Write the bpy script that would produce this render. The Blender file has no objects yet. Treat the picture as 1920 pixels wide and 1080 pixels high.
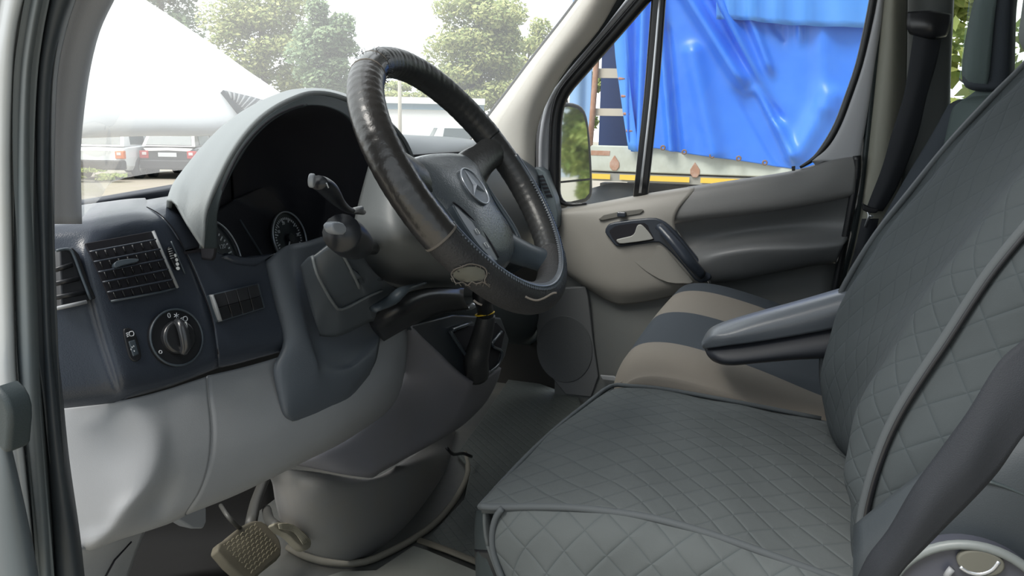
import bpy, bmesh, math, random
from mathutils import Vector as V, Matrix
random.seed(7)
sc = bpy.context.scene
COL = sc.collection

# ------------------------------------------------------------------ camera
F = 1500.0
PHI, PIT, ROL = math.radians(19.4), math.radians(11.5), math.radians(1.0)
CAM = V((-.477, -.406, 1.70))
FW = V((math.cos(PHI)*math.cos(PIT), math.sin(PHI)*math.cos(PIT), -math.sin(PIT)))
_r = V((math.sin(PHI), -math.cos(PHI), 0)); _u = _r.cross(FW)
RT = _r*math.cos(ROL) + _u*math.sin(ROL)
UP = _u*math.cos(ROL) - _r*math.sin(ROL)
cd = bpy.data.cameras.new('camera'); cam = bpy.data.objects.new('camera', cd); COL.objects.link(cam)
cd.sensor_width = 36; cd.lens = F/1920*36; cd.clip_start = .02; cd.clip_end = 400
cam.matrix_world = Matrix(((RT.x, UP.x, -FW.x, CAM.x), (RT.y, UP.y, -FW.y, CAM.y), (RT.z, UP.z, -FW.z, CAM.z), (0, 0, 0, 1)))
sc.camera = cam

# ------------------------------------------------------------------ world, light, exposure
w = bpy.data.worlds.new('sky'); sc.world = w; w.use_nodes = True
nt = w.node_tree; nt.nodes.clear()
o_ = nt.nodes.new('ShaderNodeOutputWorld'); bg = nt.nodes.new('ShaderNodeBackground')
tc = nt.nodes.new('ShaderNodeTexCoord'); dp = nt.nodes.new('ShaderNodeVectorMath'); dp.operation = 'DOT_PRODUCT'
dp.inputs[1].default_value = (.62, .74, .26)            # bright side of the overcast sky, ahead of the van
cr = nt.nodes.new('ShaderNodeValToRGB')
e = cr.color_ramp.elements; e[0].position = 0.15; e[0].color = (.27, .31, .34, 1); e[1].position = .62; e[1].color = (.93, .97, 1.0, 1)
mp_ = nt.nodes.new('ShaderNodeMapRange'); mp_.inputs[1].default_value = -1; mp_.inputs[2].default_value = 1
nt.links.new(tc.outputs['Generated'], dp.inputs[0]); nt.links.new(dp.outputs['Value'], mp_.inputs[0]); nt.links.new(mp_.outputs[0], cr.inputs[0])
nt.links.new(cr.outputs[0], bg.inputs['Color']); bg.inputs['Strength'].default_value = 1.85
nt.links.new(bg.outputs[0], o_.inputs[0])
sl = bpy.data.lights.new('sun', 'SUN'); sl.energy = 3.0; sl.angle = math.radians(25); sl.color = (1, .95, .88)
so = bpy.data.objects.new('sun', sl); COL.objects.link(so)
so.rotation_euler = V((1.0, -.55, -1.5)).to_track_quat('-Z', 'Y').to_euler()
sc.view_settings.view_transform = 'Standard'; sc.view_settings.look = 'None'
sc.view_settings.exposure = .15; sc.view_settings.gamma = 1; sc.view_settings.use_curve_mapping = False

# ------------------------------------------------------------------ helpers
def ray(px, py): return FW + RT*((px-960)/F) - UP*((py-540)/F)
def P(px, py, x=None, y=None, z=None, pl=None, off=0, d=None):
    """point of a real surface that is seen at a pixel: surface x=.., y=.., z=.. or plane (p0, n)"""
    r = ray(px, py)
    if d is not None: return CAM + r*d
    if pl is not None:
        n = pl[1].normalized(); p0 = pl[0] - n*off if n.dot(FW) > 0 else pl[0] + n*off
        return CAM + r*((p0-CAM).dot(n)/r.dot(n))
    for i, v in enumerate((x, y, z)):
        if v is not None: return CAM + r*((v-CAM[i])/r[i])
def root_of(o):
    while o.parent: o = o.parent
    return o
def mk(name, verts, faces, mat, parent=None, smooth=True, uvs=None, face_cam=False):
    off = V(root_of(parent)['_o']) if parent is not None and '_o' in root_of(parent) else V((0, 0, 0))
    me = bpy.data.meshes.new(name)
    me.from_pydata([tuple(V(v)-off) for v in verts], [], faces)
    if uvs:
        ul = me.uv_layers.new(name='UVMap')
        for l in me.loops: ul.data[l.index].uv = uvs[l.vertex_index]
    bm = bmesh.new(); bm.from_mesh(me)
    if not face_cam: bmesh.ops.recalc_face_normals(bm, faces=bm.faces)
    else:
        s = 0
        for f in bm.faces: s += f.normal.dot((CAM-off) - f.calc_center_median())*f.calc_area()
        if s < 0: bmesh.ops.reverse_faces(bm, faces=bm.faces)
    bm.to_mesh(me); bm.free()
    for p in me.polygons: p.use_smooth = smooth
    me.materials.append(mat)
    o = bpy.data.objects.new(name, me); COL.objects.link(o)
    if parent is not None: o.parent = parent
    return o
def E(name, label=None, cat=None, loc=(0, 0, 0), group=None, kind=None):
    o = bpy.data.objects.new(name, None); COL.objects.link(o); o.location = loc; o['_o'] = tuple(loc); o.empty_display_size = .1
    tag(o, label, cat, group, kind); return o
def tag(o, label=None, cat=None, group=None, kind=None):
    if label: o['label'] = label
    if cat: o['category'] = cat
    if group: o['group'] = group
    if kind: o['kind'] = kind
    return o
def cr1(p, n, closed=False):
    """Catmull-Rom through points p, n steps per span"""
    m = len(p)
    if n <= 1 or m < 2: return list(p)
    out = []; spans = m if closed else m-1
    for i in range(spans):
        if closed: a, b, c, d = p[(i-1) % m], p[i], p[(i+1) % m], p[(i+2) % m]
        else: a, b, c, d = p[max(i-1, 0)], p[i], p[i+1], p[min(i+2, m-1)]
        for k in range(n):
            t = k/n
            out.append(((b*2) + (c-a)*t + (a*2-b*5+c*4-d)*t*t + (b*3-a-c*3+d)*t*t*t)*.5)
    if not closed: out.append(p[-1].copy() if hasattr(p[-1], 'copy') else p[-1])
    return out
def surf(name, rows, mat, parent=None, nu=4, nv=4, th=.004, smooth=True, uvs=(1, 1), disp=None):
    """sheet of real thickness through a grid of points"""
    rows = [cr1([V(q) for q in r], nu) for r in rows]
    cols = list(zip(*rows)); cols = [cr1(list(c), nv) for c in cols]
    rows = list(zip(*cols)); R, Cn = len(rows), len(rows[0])
    verts = [v for r in rows for v in r]
    if disp: verts = [v + disp(v, i//Cn/(R-1), (i % Cn)/(Cn-1)) for i, v in enumerate(verts)]
    faces = [(i*Cn+j, i*Cn+j+1, (i+1)*Cn+j+1, (i+1)*Cn+j) for i in range(R-1) for j in range(Cn-1)]
    # uv by real arc length
    us = [0]; mid = rows[R//2]
    for j in range(1, Cn): us.append(us[-1] + (mid[j]-mid[j-1]).length)
    vs = [0]
    for i in range(1, R): vs.append(vs[-1] + (rows[i][Cn//2]-rows[i-1][Cn//2]).length)
    uv = [(us[j]*uvs[0], vs[i]*uvs[1]) for i in range(R) for j in range(Cn)]
    o = mk(name, verts, faces, mat, parent, smooth, uv, face_cam=True)
    if th:
        m = o.modifiers.new('thickness', 'SOLIDIFY'); m.thickness = th; m.offset = -1; m.use_even_offset = False
    return o
def plate(name, pts, mat, parent=None, th=.006, rise=0, bevel=.0015, n=1, smooth=False):
    """closed outline with thickness: front face at pts (+rise to the viewer), back th behind"""
    pts = cr1([V(p) for p in pts], n, True)
    nn = V((0, 0, 0))
    for i in range(len(pts)): nn += (pts[i]-pts[0]).cross(pts[(i+1) % len(pts)]-pts[0])
    nn.normalize()
    c = sum(pts, V((0, 0, 0)))/len(pts)
    if nn.dot(CAM-c) < 0: nn = -nn
    k = len(pts)
    verts = [p+nn*rise for p in pts] + [p-nn*th for p in pts]
    faces = [tuple(range(k)), tuple(range(2*k-1, k-1, -1))] + [(i, (i+1) % k, (i+1) % k+k, i+k) for i in range(k)]
    o = mk(name, verts, faces, mat, parent, smooth)
    if bevel:
        b = o.modifiers.new('bevel', 'BEVEL'); b.width = bevel; b.segments = 3; b.limit_method = 'ANGLE'; b.angle_limit = math.radians(50)
        for p in o.data.polygons: p.use_smooth = True
        wn = o.modifiers.new('wn', 'WEIGHTED_NORMAL'); wn.keep_sharp = True
    return o
def tube_v(path, r, seg=12, closed=False, flat=1.0, upv=None):
    path = [V(p) for p in path]; m = len(path)
    rr = r if isinstance(r, (list, tuple)) else [r]*m
    verts, faces = [], []
    t0 = (path[1]-path[0]).normalized()
    a = upv.copy() if upv else (V((0, 0, 1)) if abs(t0.z) < .9 else V((1, 0, 0)))
    for i, p in enumerate(path):
        if closed: t = (path[(i+1) % m]-path[(i-1) % m]).normalized()
        else: t = (path[min(i+1, m-1)]-path[max(i-1, 0)]).normalized()
        a = (a - t*a.dot(t)).normalized(); b = t.cross(a)
        for k in range(seg):
            an = 2*math.pi*k/seg
            verts.append(p + (a*math.cos(an)*flat + b*math.sin(an))*rr[i])
    for i in range(m if closed else m-1):
        for k in range(seg):
            j = (i+1) % m
            faces.append((i*seg+k, i*seg+(k+1) % seg, j*seg+(k+1) % seg, j*seg+k))
    if not closed:
        faces.append(tuple(range(seg-1, -1, -1))); faces.append(tuple((m-1)*seg+k for k in range(seg)))
    return verts, faces
def tube(name, path, r, mat, parent=None, seg=12, closed=False, flat=1.0, upv=None, n=1):
    if isinstance(r, (list, tuple)) and len(r) < len(path): r = [r[0]]*(len(path)-len(r)) + list(r)
    if n > 1:
        if isinstance(r, (list, tuple)): r = cr1([float(x) for x in r], n, closed)
        path = cr1([V(p) for p in path], n, closed)
    v, f = tube_v(path, r, seg, closed, flat, upv)
    return mk(name, v, f, mat, parent)
def upto(rows, zt=2.43):
    """carry a pillar's strip on, in the line it already has, up to the roof"""
    a = [V(q) for q in rows[0]]; b = [V(q) for q in rows[1]]
    za = sum(q.z for q in a)/len(a); zb_ = sum(q.z for q in b)/len(b); t = (zt-za)/(za-zb_)
    ks = []; k, st = 0, 1.3
    while k+st < t*.8: k += st; ks.append(k); st *= 1.6
    ks.append(t)
    return [[p+(p-q)*k for p, q in zip(a, b)] for k in reversed(ks)] + list(rows)
class MB:
    def __init__(s): s.v = []; s.f = []
    def add(s, vf):
        k = len(s.v); s.v += list(vf[0]); s.f += [tuple(i+k for i in f) for f in vf[1]]; return s
    def tube(s, path, r, seg=8, **k): return s.add(tube_v(path, r, seg, **k))
    def box(s, c, ax, ay, az):
        c, ax, ay, az = map(V, (c, ax, ay, az)); vs = [c+ax*i+ay*j+az*k for i in (-1, 1) for j in (-1, 1) for k in (-1, 1)]
        return s.add((vs, [(0, 1, 3, 2), (4, 6, 7, 5), (0, 4, 5, 1), (2, 3, 7, 6), (0, 2, 6, 4), (1, 5, 7, 3)]))
    def build(s, name, mat, parent=None, smooth=True, bevel=0):
        o = mk(name, s.v, s.f, mat, parent, smooth)
        if bevel:
            b = o.modifiers.new('bevel', 'BEVEL'); b.width = bevel; b.segments = 2; b.limit_method = 'ANGLE'
        return o
def box(name, c, hx, hy, hz, mat, parent=None, bevel=.004, rot=None):
    R = rot or Matrix.Identity(3)
    return MB().box(c, R@V((hx, 0, 0)), R@V((0, hy, 0)), R@V((0, 0, hz))).build(name, mat, parent, False, bevel)
def circ(c, a, b, r, n=40, r2=None, a0=0): return [c + a*math.cos(2*math.pi*k/n+a0)*r + b*math.sin(2*math.pi*k/n+a0)*(r2 or r) for k in range(n)]
def text(name, s, c, a, b, size, mat, parent, ext=.0003):
    cu = bpy.data.curves.new(name, 'FONT'); cu.body = s; cu.size = size; cu.align_x = 'CENTER'; cu.align_y = 'CENTER'; cu.extrude = ext
    tmp = bpy.data.objects.new(name, cu); me = bpy.data.meshes.new_from_object(tmp); n = a.cross(b)
    vs = [c + a*v.co.x + b*v.co.y + n*v.co.z for v in me.vertices]; fs = [tuple(p.vertices) for p in me.polygons]
    bpy.data.objects.remove(tmp); bpy.data.curves.remove(cu)
    return mk(name, vs, fs, mat, parent, False)

# ------------------------------------------------------------------ materials
def mat(name, col, rough=.5, metal=0, spec=.5, grain=0, gscale=900, dirt=0, dirtcol=None, dscale=9, coat=0):
    m = bpy.data.materials.new(name); m.use_nodes = True; t = m.node_tree; b = t.nodes['Principled BSDF']
    b.inputs['Base Color'].default_value = (*col, 1); b.inputs['Roughness'].default_value = rough
    b.inputs['Metallic'].default_value = metal; b.inputs['Specular IOR Level'].default_value = spec
    b.inputs['Coat Weight'].default_value = coat
    tc = t.nodes.new('ShaderNodeTexCoord')
    if grain:
        n = t.nodes.new('ShaderNodeTexNoise'); n.inputs['Scale'].default_value = gscale; n.inputs['Detail'].default_value = 2
        bu = t.nodes.new('ShaderNodeBump'); bu.inputs['Strength'].default_value = grain; bu.inputs['Distance'].default_value = .001
        t.links.new(tc.outputs['Object'], n.inputs['Vector']); t.links.new(n.outputs['Fac'], bu.inputs['Height']); t.links.new(bu.outputs[0], b.inputs['Normal'])
    if dirt:
        n = t.nodes.new('ShaderNodeTexNoise'); n.inputs['Scale'].default_value = dscale; n.inputs['Detail'].default_value = 8; n.inputs['Roughness'].default_value = .65
        r = t.nodes.new('ShaderNodeValToRGB'); r.color_ramp.elements[0].position = .42; r.color_ramp.elements[1].position = .72
        mx = t.nodes.new('ShaderNodeMix'); mx.data_type = 'RGBA'
        t.links.new(tc.outputs['Object'], n.inputs['Vector']); t.links.new(n.outputs['Fac'], r.inputs[0])
        mu = t.nodes.new('ShaderNodeMath'); mu.operation = 'MULTIPLY'; mu.inputs[1].default_value = dirt
        t.links.new(r.outputs[0], mu.inputs[0]); t.links.new(mu.outputs[0], mx.inputs[0])
        mx.inputs[6].default_value = (*col, 1); mx.inputs[7].default_value = (*(dirtcol or (.2, .18, .14)), 1)
        t.links.new(mx.outputs[2], b.inputs['Base Color'])
    return m
def quilt(name, col, cell=.055, depth=1.0, rough=.85):
    m = mat(name, col, rough, spec=.25); t = m.node_tree; b = t.nodes['Principled BSDF']
    uv = t.nodes.new('ShaderNodeUVMap'); s = t.nodes.new('ShaderNodeSeparateXYZ'); t.links.new(uv.outputs[0], s.inputs[0])
    def M(op, a, c=None):
        n = t.nodes.new('ShaderNodeMath'); n.operation = op
        for i, q in enumerate((a, c)):
            if q is None: continue
            if isinstance(q, (int, float)): n.inputs[i].default_value = q
            else: t.links.new(q, n.inputs[i])
        return n.outputs[0]
    hs = []
    for sg in ('ADD', 'SUBTRACT'):
        q = M(sg, s.outputs[0], M('MULTIPLY', s.outputs[1], 1.0)); q = M('DIVIDE', q, cell); q = M('FRACT', q); q = M('ABSOLUTE', M('SUBTRACT', q, .5))
        q = M('MULTIPLY', q, 2.0)                      # 0 centre .. 1 on the seam
        hs.append(q)
    mx = M('MAXIMUM', hs[0], hs[1])
    puff = M('SUBTRACT', 1.0, M('POWER', mx, 9.0))
    no = t.nodes.new('ShaderNodeTexNoise'); no.inputs['Scale'].default_value = 22; no.inputs['Detail'].default_value = 3
    tc = t.nodes.new('ShaderNodeTexCoord'); t.links.new(tc.outputs['Object'], no.inputs['Vector'])
    f2 = t.nodes.new('ShaderNodeTexNoise'); f2.inputs['Scale'].default_value = 900; t.links.new(tc.outputs['Object'], f2.inputs['Vector'])
    h = M('ADD', M('ADD', M('MULTIPLY', puff, 1.0), M('MULTIPLY', no.outputs['Fac'], 1.2)), M('MULTIPLY', f2.outputs['Fac'], .12))
    bu = t.nodes.new('ShaderNodeBump'); bu.inputs['Strength'].default_value = .42*depth; bu.inputs['Distance'].default_value = .0035
    t.links.new(h, bu.inputs['Height']); t.links.new(bu.outputs[0], b.inputs['Normal'])
    line = M('POWER', mx, 30.0)
    mix = t.nodes.new('ShaderNodeMix'); mix.data_type = 'RGBA'; t.links.new(M('MULTIPLY', line, .30), mix.inputs[0])
    mix.inputs[6].default_value = (*col, 1); mix.inputs[7].default_value = (col[0]*.45, col[1]*.6, col[2]*.7, 1)
    t.links.new(mix.outputs[2], b.inputs['Base Color'])
    return m
def glass(name, tint=(1, 1, 1), dust=.04, refl=.06):
    m = bpy.data.materials.new(name); m.use_nodes = True; t = m.node_tree; t.nodes.clear()
    o = t.nodes.new('ShaderNodeOutputMaterial'); tr = t.nodes.new('ShaderNodeBsdfTransparent'); tr.inputs[0].default_value = (*tint, 1)
    gl = t.nodes.new('ShaderNodeBsdfGlossy'); gl.inputs['Roughness'].default_value = .02
    df = t.nodes.new('ShaderNodeBsdfTranslucent'); df.inputs[0].default_value = (.9, .9, .9, 1)
    m1 = t.nodes.new('ShaderNodeMixShader'); m2 = t.nodes.new('ShaderNodeMixShader')
    fr = t.nodes.new('ShaderNodeFresnel'); fr.inputs[0].default_value = 1.3
    m1.inputs[0].default_value = dust
    t.links.new(tr.outputs[0], m1.inputs[1]); t.links.new(df.outputs[0], m1.inputs[2])
    mu = t.nodes.new('ShaderNodeMath'); mu.operation = 'MULTIPLY'; mu.inputs[1].default_value = refl*10; mu.use_clamp = True
    t.links.new(fr.outputs[0], mu.inputs[0]); t.links.new(mu.outputs[0], m2.inputs[0])
    t.links.new(m1.outputs[0], m2.inputs[1]); t.links.new(gl.outputs[0], m2.inputs[2]); t.links.new(m2.outputs[0], o.inputs[0])
    return m
M = dict(
    dash=mat('dark blue grey dash plastic', (.036, .044, .060), .25, grain=.25, gscale=700),
    dash2=mat('smooth dark plastic', (.050, .065, .080), .35, grain=.08),
    grey=mat('grey lower dash plastic', (.28, .293, .31), .5, grain=.15, dirt=.25, dirtcol=(.24, .24, .24)),
    console=mat('grey console plastic', (.235, .235, .265), .5, grain=.15, dirt=.3, dirtcol=(.21, .20, .19)),
    tunnel=mat('dusty grey tunnel plastic', (.215, .215, .215), .42, grain=.2, dirt=.6, dirtcol=(.25, .23, .195), dscale=7),
    binn=mat('grey binnacle hood', (.26, .28, .29), .55, grain=.25, gscale=600),
    lip=mat('dark green grey plastic', (.034, .046, .050), .5, grain=.2),
    black=mat('black plastic', (.014, .015, .018), .35),
    void=mat('matt black inner', (.008, .008, .013), .8),
    rubber=mat('rubber seal', (.028, .036, .044), .55, dirt=.4, dirtcol=(.07, .075, .075)),
    sealg=mat('greyish rubber lip', (.10, .12, .13), .6, dirt=.4, dirtcol=(.15, .15, .14)),
    pil=mat('light pillar trim', (.66, .63, .58), .65, grain=.1, dirt=.3, dirtcol=(.55, .51, .45), dscale=5),
    pilL=mat('grey pillar trim', (.36, .37, .40), .6, grain=.15),
    body=mat('white painted metal', (.46, .49, .51), .3, coat=.4, dirt=.4, dirtcol=(.42, .42, .38), dscale=14),
    doorfr=mat('grey painted door frame', (.45, .46, .49), .4),
    door=mat('warm grey door trim', (.285, .272, .25), .5, grain=.2, gscale=500),
    doord=mat('dark grey door trim', (.10, .11, .12), .45, grain=.2, gscale=500),
    doorlow=mat('grey door lower', (.105, .112, .112), .55, grain=.1, dirt=.3, dirtcol=(.135, .13, .115)),
    doorblue=mat('blue grey door lower', (.09, .108, .12), .45),
    handleg=mat('grey lever', (.36, .36, .34), .4),
    leather=mat('worn black leather', (.024, .022, .021), .30, grain=.35, gscale=220, spec=.9),
    perf=mat('perforated black leather', (.028, .028, .030), .6, grain=1.0, gscale=420),
    rimm=mat('worn brown rim', (.075, .062, .052), .45, dirt=.5, dirtcol=(.14, .11, .085), dscale=25),
    fray=mat('frayed fabric backing', (.14, .125, .11), .9),
    foam=mat('exposed grey foam', (.12, .12, .10), .8),
    hub=mat('airbag cover plastic', (.10, .115, .13), .27, grain=.45, gscale=420, spec=.6),
    chrome=mat('satin silver', (.55, .57, .6), .3, metal=.8),
    emb=mat('emblem metal', (.42, .45, .50), .3, metal=.7),
    white=mat('white marking', (.75, .77, .78), .5),
    sym=mat('grey white marking', (.55, .58, .62), .5),
    red=mat('red marking', (.6, .03, .02), .5),
    yellow=mat('yellow ring', (.80, .55, .02), .45),
    seatl=mat('beige grey seat fabric', (.215, .195, .17), .9, grain=.5, gscale=1400, spec=.2),
    seatd=mat('dark blue seat fabric', (.052, .062, .075), .85, grain=.5, gscale=1400, spec=.2),
    seatg=mat('green grey seat fabric', (.095, .125, .125), .85, grain=.5, gscale=1400, spec=.2),
    piping=mat('dark piping', (.075, .085, .092), .7, spec=.3),
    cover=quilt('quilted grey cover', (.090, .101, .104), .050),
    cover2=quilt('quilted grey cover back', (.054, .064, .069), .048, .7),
    armt=mat('armrest vinyl', (.11, .125, .145), .34, grain=.2, gscale=350, spec=.6),
    armb=mat('armrest shell', (.022, .025, .033), .5),
    belt=mat('seat belt webbing', (.013, .016, .022), .75, grain=.4, gscale=1500),
    floor=mat('grey vinyl floor', (.065, .07, .068), .55, grain=.6, gscale=60, dirt=.7, dirtcol=(.12, .115, .10), dscale=6),
    matm=mat('rubber mat', (.145, .16, .15), .6, grain=.4, gscale=90, dirt=.6, dirtcol=(.21, .20, .17), dscale=9),
    carpet=mat('dark footwell', (.022, .021, .019), .9),
    pedal=mat('dusty pedal rubber', (.12, .108, .078), .75, dirt=.4, dirtcol=(.17, .15, .11), dscale=40),
    steel=mat('dark steel', (.06, .06, .055), .5),
    tarp=None, )
M['tarp'] = mat('blue tarpaulin', (.022, .17, .74), .38, grain=.3, gscale=60, dirt=.35, dirtcol=(.10, .34, .86), dscale=1.6)
M['matm'] = quilt('patterned rubber mat', (.085, .095, .090), .028, .9, .6)
S = 'structure'

# ------------------------------------------------------------------ ground
M['ground'] = mat('gravel ground', (.36, .32, .27), .95, grain=1, gscale=3, dirt=.6, dirtcol=(.30, .30, .18), dscale=.25)
M['ground'].node_tree.nodes['Bump'].inputs['Distance'].default_value = .05
g = mk('ground', [(-90, -90, 0), (90, -90, 0), (90, 130, 0), (-90, 130, 0)], [(0, 1, 2, 3)], M['ground'], smooth=False); tag(g, kind=S)

# ------------------------------------------------------------------ cabin shell
o = box('floor', (.98, -.45, .83), .90, 1.45, .045, M['floor'], bevel=0); tag(o, kind=S)
o = box('wall_front', (.98, .97, 1.20), .88, .02, .33, M['carpet'], bevel=0); tag(o, kind=S)
o = box('ceiling', (.95, -.86, 2.45), .93, 1.04, .02, M['pilL'], bevel=0); tag(o, kind=S)
o = box('wall_rear', (.95, -1.9, 1.64), .93, .02, .80, M['pilL'], bevel=0); tag(o, kind=S)
o = MB().box((.0, -1.32, 1.64), (.03, 0, 0), (0, .56, 0), (0, 0, .80)).box((0, -.35, .80), (.04, 0, 0), (0, .5, 0), (0, 0, .06)).build('wall_left', M['body'], None, False); tag(o, kind=S)
wr = MB()
wr.box((1.87, -1.34, 1.30), (.03, 0, 0), (0, .57, 0), (0, 0, .44))       # beside the load side, under its window
wr.box((1.87, -1.34, 2.34), (.03, 0, 0), (0, .57, 0), (0, 0, .10))
tag(box('wall_side', (1.90, .62, 1.13), .03, .35, .29, M['carpet'], bevel=0), kind=S)   # wing side ahead of the door
wr.box((1.87, -.30, .84), (.05, 0, 0), (0, .5, 0), (0, 0, .03))
o = wr.build('wall_right', M['pilL'], None, False); tag(o, kind=S)
o = box('window_3', (1.87, -1.33, 2.0), .003, .56, .25, glass('side glass', (.9, .95, .9), .03, .05), bevel=0); tag(o, kind=S)

# right B pillar: seal, trim with soft edge, rear seal
def colrow(*a): return [P(px, py, x=x) for px, py, x in a]
o = surf('trim_1', upto([colrow((1656, -20, 1.80), (1668, -20, 1.77), (1682, -20, 1.77), (1702, -20, 1.82)),
                    colrow((1640, 150, 1.80), (1655, 150, 1.77), (1678, 150, 1.77), (1700, 150, 1.82)),
                    colrow((1612, 400, 1.80), (1625, 400, 1.77), (1660, 400, 1.77), (1690, 400, 1.82)),
                    colrow((1576, 560, 1.80), (1590, 560, 1.77), (1650, 560, 1.77), (1680, 560, 1.82)),
                    colrow((1545, 760, 1.80), (1560, 760, 1.77), (1640, 760, 1.77), (1670, 760, 1.82))]), mat('olive grey pillar trim', (.25, .25, .21), .6, grain=.1), th=.02)
tag(o, kind=S)
o = surf('trim_2', upto([colrow((1644, -20, 1.805), (1652, -20, 1.79), (1662, -20, 1.80)), colrow((1628, 150, 1.805), (1636, 150, 1.79), (1646, 150, 1.80)),
                    colrow((1600, 400, 1.805), (1607, 400, 1.79), (1617, 400, 1.80)), colrow((1560, 560, 1.805), (1568, 560, 1.79), (1582, 560, 1.80)),
                    colrow((1530, 760, 1.805), (1537, 760, 1.79), (1552, 760, 1.80))]), M['lip'], th=.02)
tag(o, kind=S)
o = surf('trim_3', upto([colrow((1698, -20, 1.84), (1740, -20, 1.80), (1782, -20, 1.80), (1790, -20, 1.83)),
                    colrow((1690, 200, 1.84), (1730, 200, 1.80), (1774, 200, 1.80), (1782, 200, 1.83)),
                    colrow((1640, 480, 1.84), (1690, 480, 1.80), (1760, 480, 1.80), (1790, 480, 1.86)),
                    colrow((1600, 760, 1.84), (1650, 760, 1.80), (1740, 760, 1.80), (1790, 760, 1.86))]), mat('dark pillar trim', (.085, .095, .095), .65, grain=.1), th=.03)
tag(o, kind=S)

# right A pillar trim (beige), and its black edge along the windscreen
tr = [((1088, -6), (1110, -6), (1135, -6), (1160, -6)), ((1050, 44), (1072, 50), (1098, 56), (1122, 58)), ((1000, 108), (1022, 116), (1045, 124), (1062, 130)),
      ((955, 168), (980, 178), (1005, 190), (1022, 200)), ((914, 222), (945, 236), (985, 246), (1006, 252)), ((880, 268), (930, 290), (980, 305), (1003, 316)), ((850, 330), (920, 350), (975, 365), (1003, 372))]
o = surf('trim_4', [[P(*r[0], x=1.70), P(*r[1], x=1.675), P(*r[2], x=1.69), P(*r[3], x=1.74)] for r in tr][0:0]+upto([[P(*r[0], x=1.70), P(*r[1], x=1.675), P(*r[2], x=1.69), P(*r[3], x=1.74)] for r in tr]), M['pil'], th=.02); tag(o, kind=S)
o = tube('trim_5', [r_[0] for r_ in upto([[q_] for q_ in [P(r[0][0]-1, r[0][1], x=1.705) for r in tr]])], .006, M['black'], seg=8, n=3); tag(o, kind=S)
# hinge-side gap seal of the right door opening
sg = [(1174, -10), (1120, 60), (1066, 124), (1028, 175), (1010, 215), (1003, 260), (1003, 330), (1004, 372)]
o = tube('trim_6', [r_[0] for r_ in upto([[q_] for q_ in [P(a-8+b*0, b, x=1.765) for a, b in sg]])], .017, M['rubber'], seg=10, n=3); tag(o, kind=S)

# left: body pillar seen through the open driver's door, its seal and trim
rows = []
for y, a, b in ((-15, -30, 52), (60, -40, 36), (150, -60, 28), (300, -60, 24), (480, -60, 26), (640, -60, 30), (720, -60, 34), (860, -60, 48), (1000, -60, 62), (1100, -60, 72)):
    rows.append([P(a, y, x=-.02), P((a+b)/2, y, x=-.035), P(b-8, y, x=-.03), P(b+4, y, x=-.005)])
o = surf('trim_7', upto(rows), M['body'], th=.02); tag(o, kind=S)
rows = []; rows2 = []
for y, a, b, c in ((-15, 58, 92, 146), (60, 44, 78, 122), (150, 34, 66, 106), (300, 28, 64, 101), (480, 27, 72, 101), (640, 32, 78, 106), (740, 38, 82, 116), (860, 48, 90, 128), (1000, 62, 100, 148), (1110, 72, 106, 160)):
    rows.append([P(a-4, y, x=.0), P(a+2, y, x=-.022), P((a+b)/2, y, x=-.026), P(b-4, y, x=-.012), P(b+2, y, x=.002)])
    rows2.append([P(b-4, y, x=.004), P(b+4, y, x=-.012), P((b+c)/2, y, x=-.012), P(c-6, y, x=.0), P(c, y, x=.03), P(c+2, y, x=.09)])
o = surf('trim_8', upto(rows), M['sealg'], th=.01); tag(o, kind=S)
o = surf('trim_9', upto(rows2), M['rubber'], th=.01); tag(o, kind=S)
rows = []
for y, a, b in ((-15, 138, 222), (60, 116, 187), (150, 100, 166), (260, 97, 153), (330, 98, 152), (420, 99, 154)):
    rows.append([P(a-30, y, x=.055), P(a, y, x=.075), P((a+b)/2, y, x=.085), P(b-7, y, x=.10), P(b, y, x=.13), P(b-2, y, x=.16)])
o = surf('trim_10', upto(rows), M['pilL'], th=.012); tag(o, kind=S)
# lower left: open door's inner edge and hinge
t = E('open_door', 'grey edge of the open front door at the lower left, beside the black seal', 'door', (-.10, .10, 1.2))
surf('door_edge', [[P(-60, 700, x=-.06), P(-20, 720, x=-.075), P(2, 745, x=-.07), P(6, 770, x=-.05)],
                   [P(-60, 860, x=-.06), P(-10, 850, x=-.08), P(22, 862, x=-.075), P(30, 872, x=-.05)],
                   [P(-60, 1000, x=-.06), P(0, 1000, x=-.08), P(48, 990, x=-.07), P(58, 1000, x=-.05)],
                   [P(-60, 1110, x=-.06), P(10, 1110, x=-.08), P(66, 1110, x=-.07), P(78, 1110, x=-.05)]], M['doorblue'], t)
plate('hinge_cover', [P(-20, 728, x=-.085), P(4, 740, x=-.085), P(18, 775, x=-.085), P(17, 820, x=-.085), P(10, 855, x=-.085), P(-20, 810, x=-.085)], M['lip'], t, th=.02, bevel=.004, n=2)

# windscreen
wb = [V((.095, .235, 1.60)), V((.30, .42, 1.60)), V((.60, .68, 1.60)), V((.95, .79, 1.60)), V((1.25, .77, 1.60)), V((1.55, .62, 1.60)), V((1.76, .36, 1.60))]
wt = [V((.15, .205, 2.42)), V((.35, .27, 2.44)), V((.62, .36, 2.45)), V((.95, .38, 2.45)), V((1.25, .34, 2.45)), V((1.50, .16, 2.44)), V((1.68, -.16, 2.42))]
o = surf('window_1', [wb, [(a+b)*.5+V((0, .02, .01)) for a, b in zip(wb, wt)], wt], glass('windscreen glass', (.97, 1, .99), .19, .04), th=0, nu=4, nv=4); tag(o, kind=S)

o = tube('trim_11', [p+V((0, 0, .01)) for p in wt], .03, M['pilL'], seg=12, n=4); tag(o, kind=S)
o = tube('trim_12', [V((1.83, y, 2.42)) for y in (.10, -.6, -1.2, -1.9)], .035, M['pilL'], seg=12); tag(o, kind=S)
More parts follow.
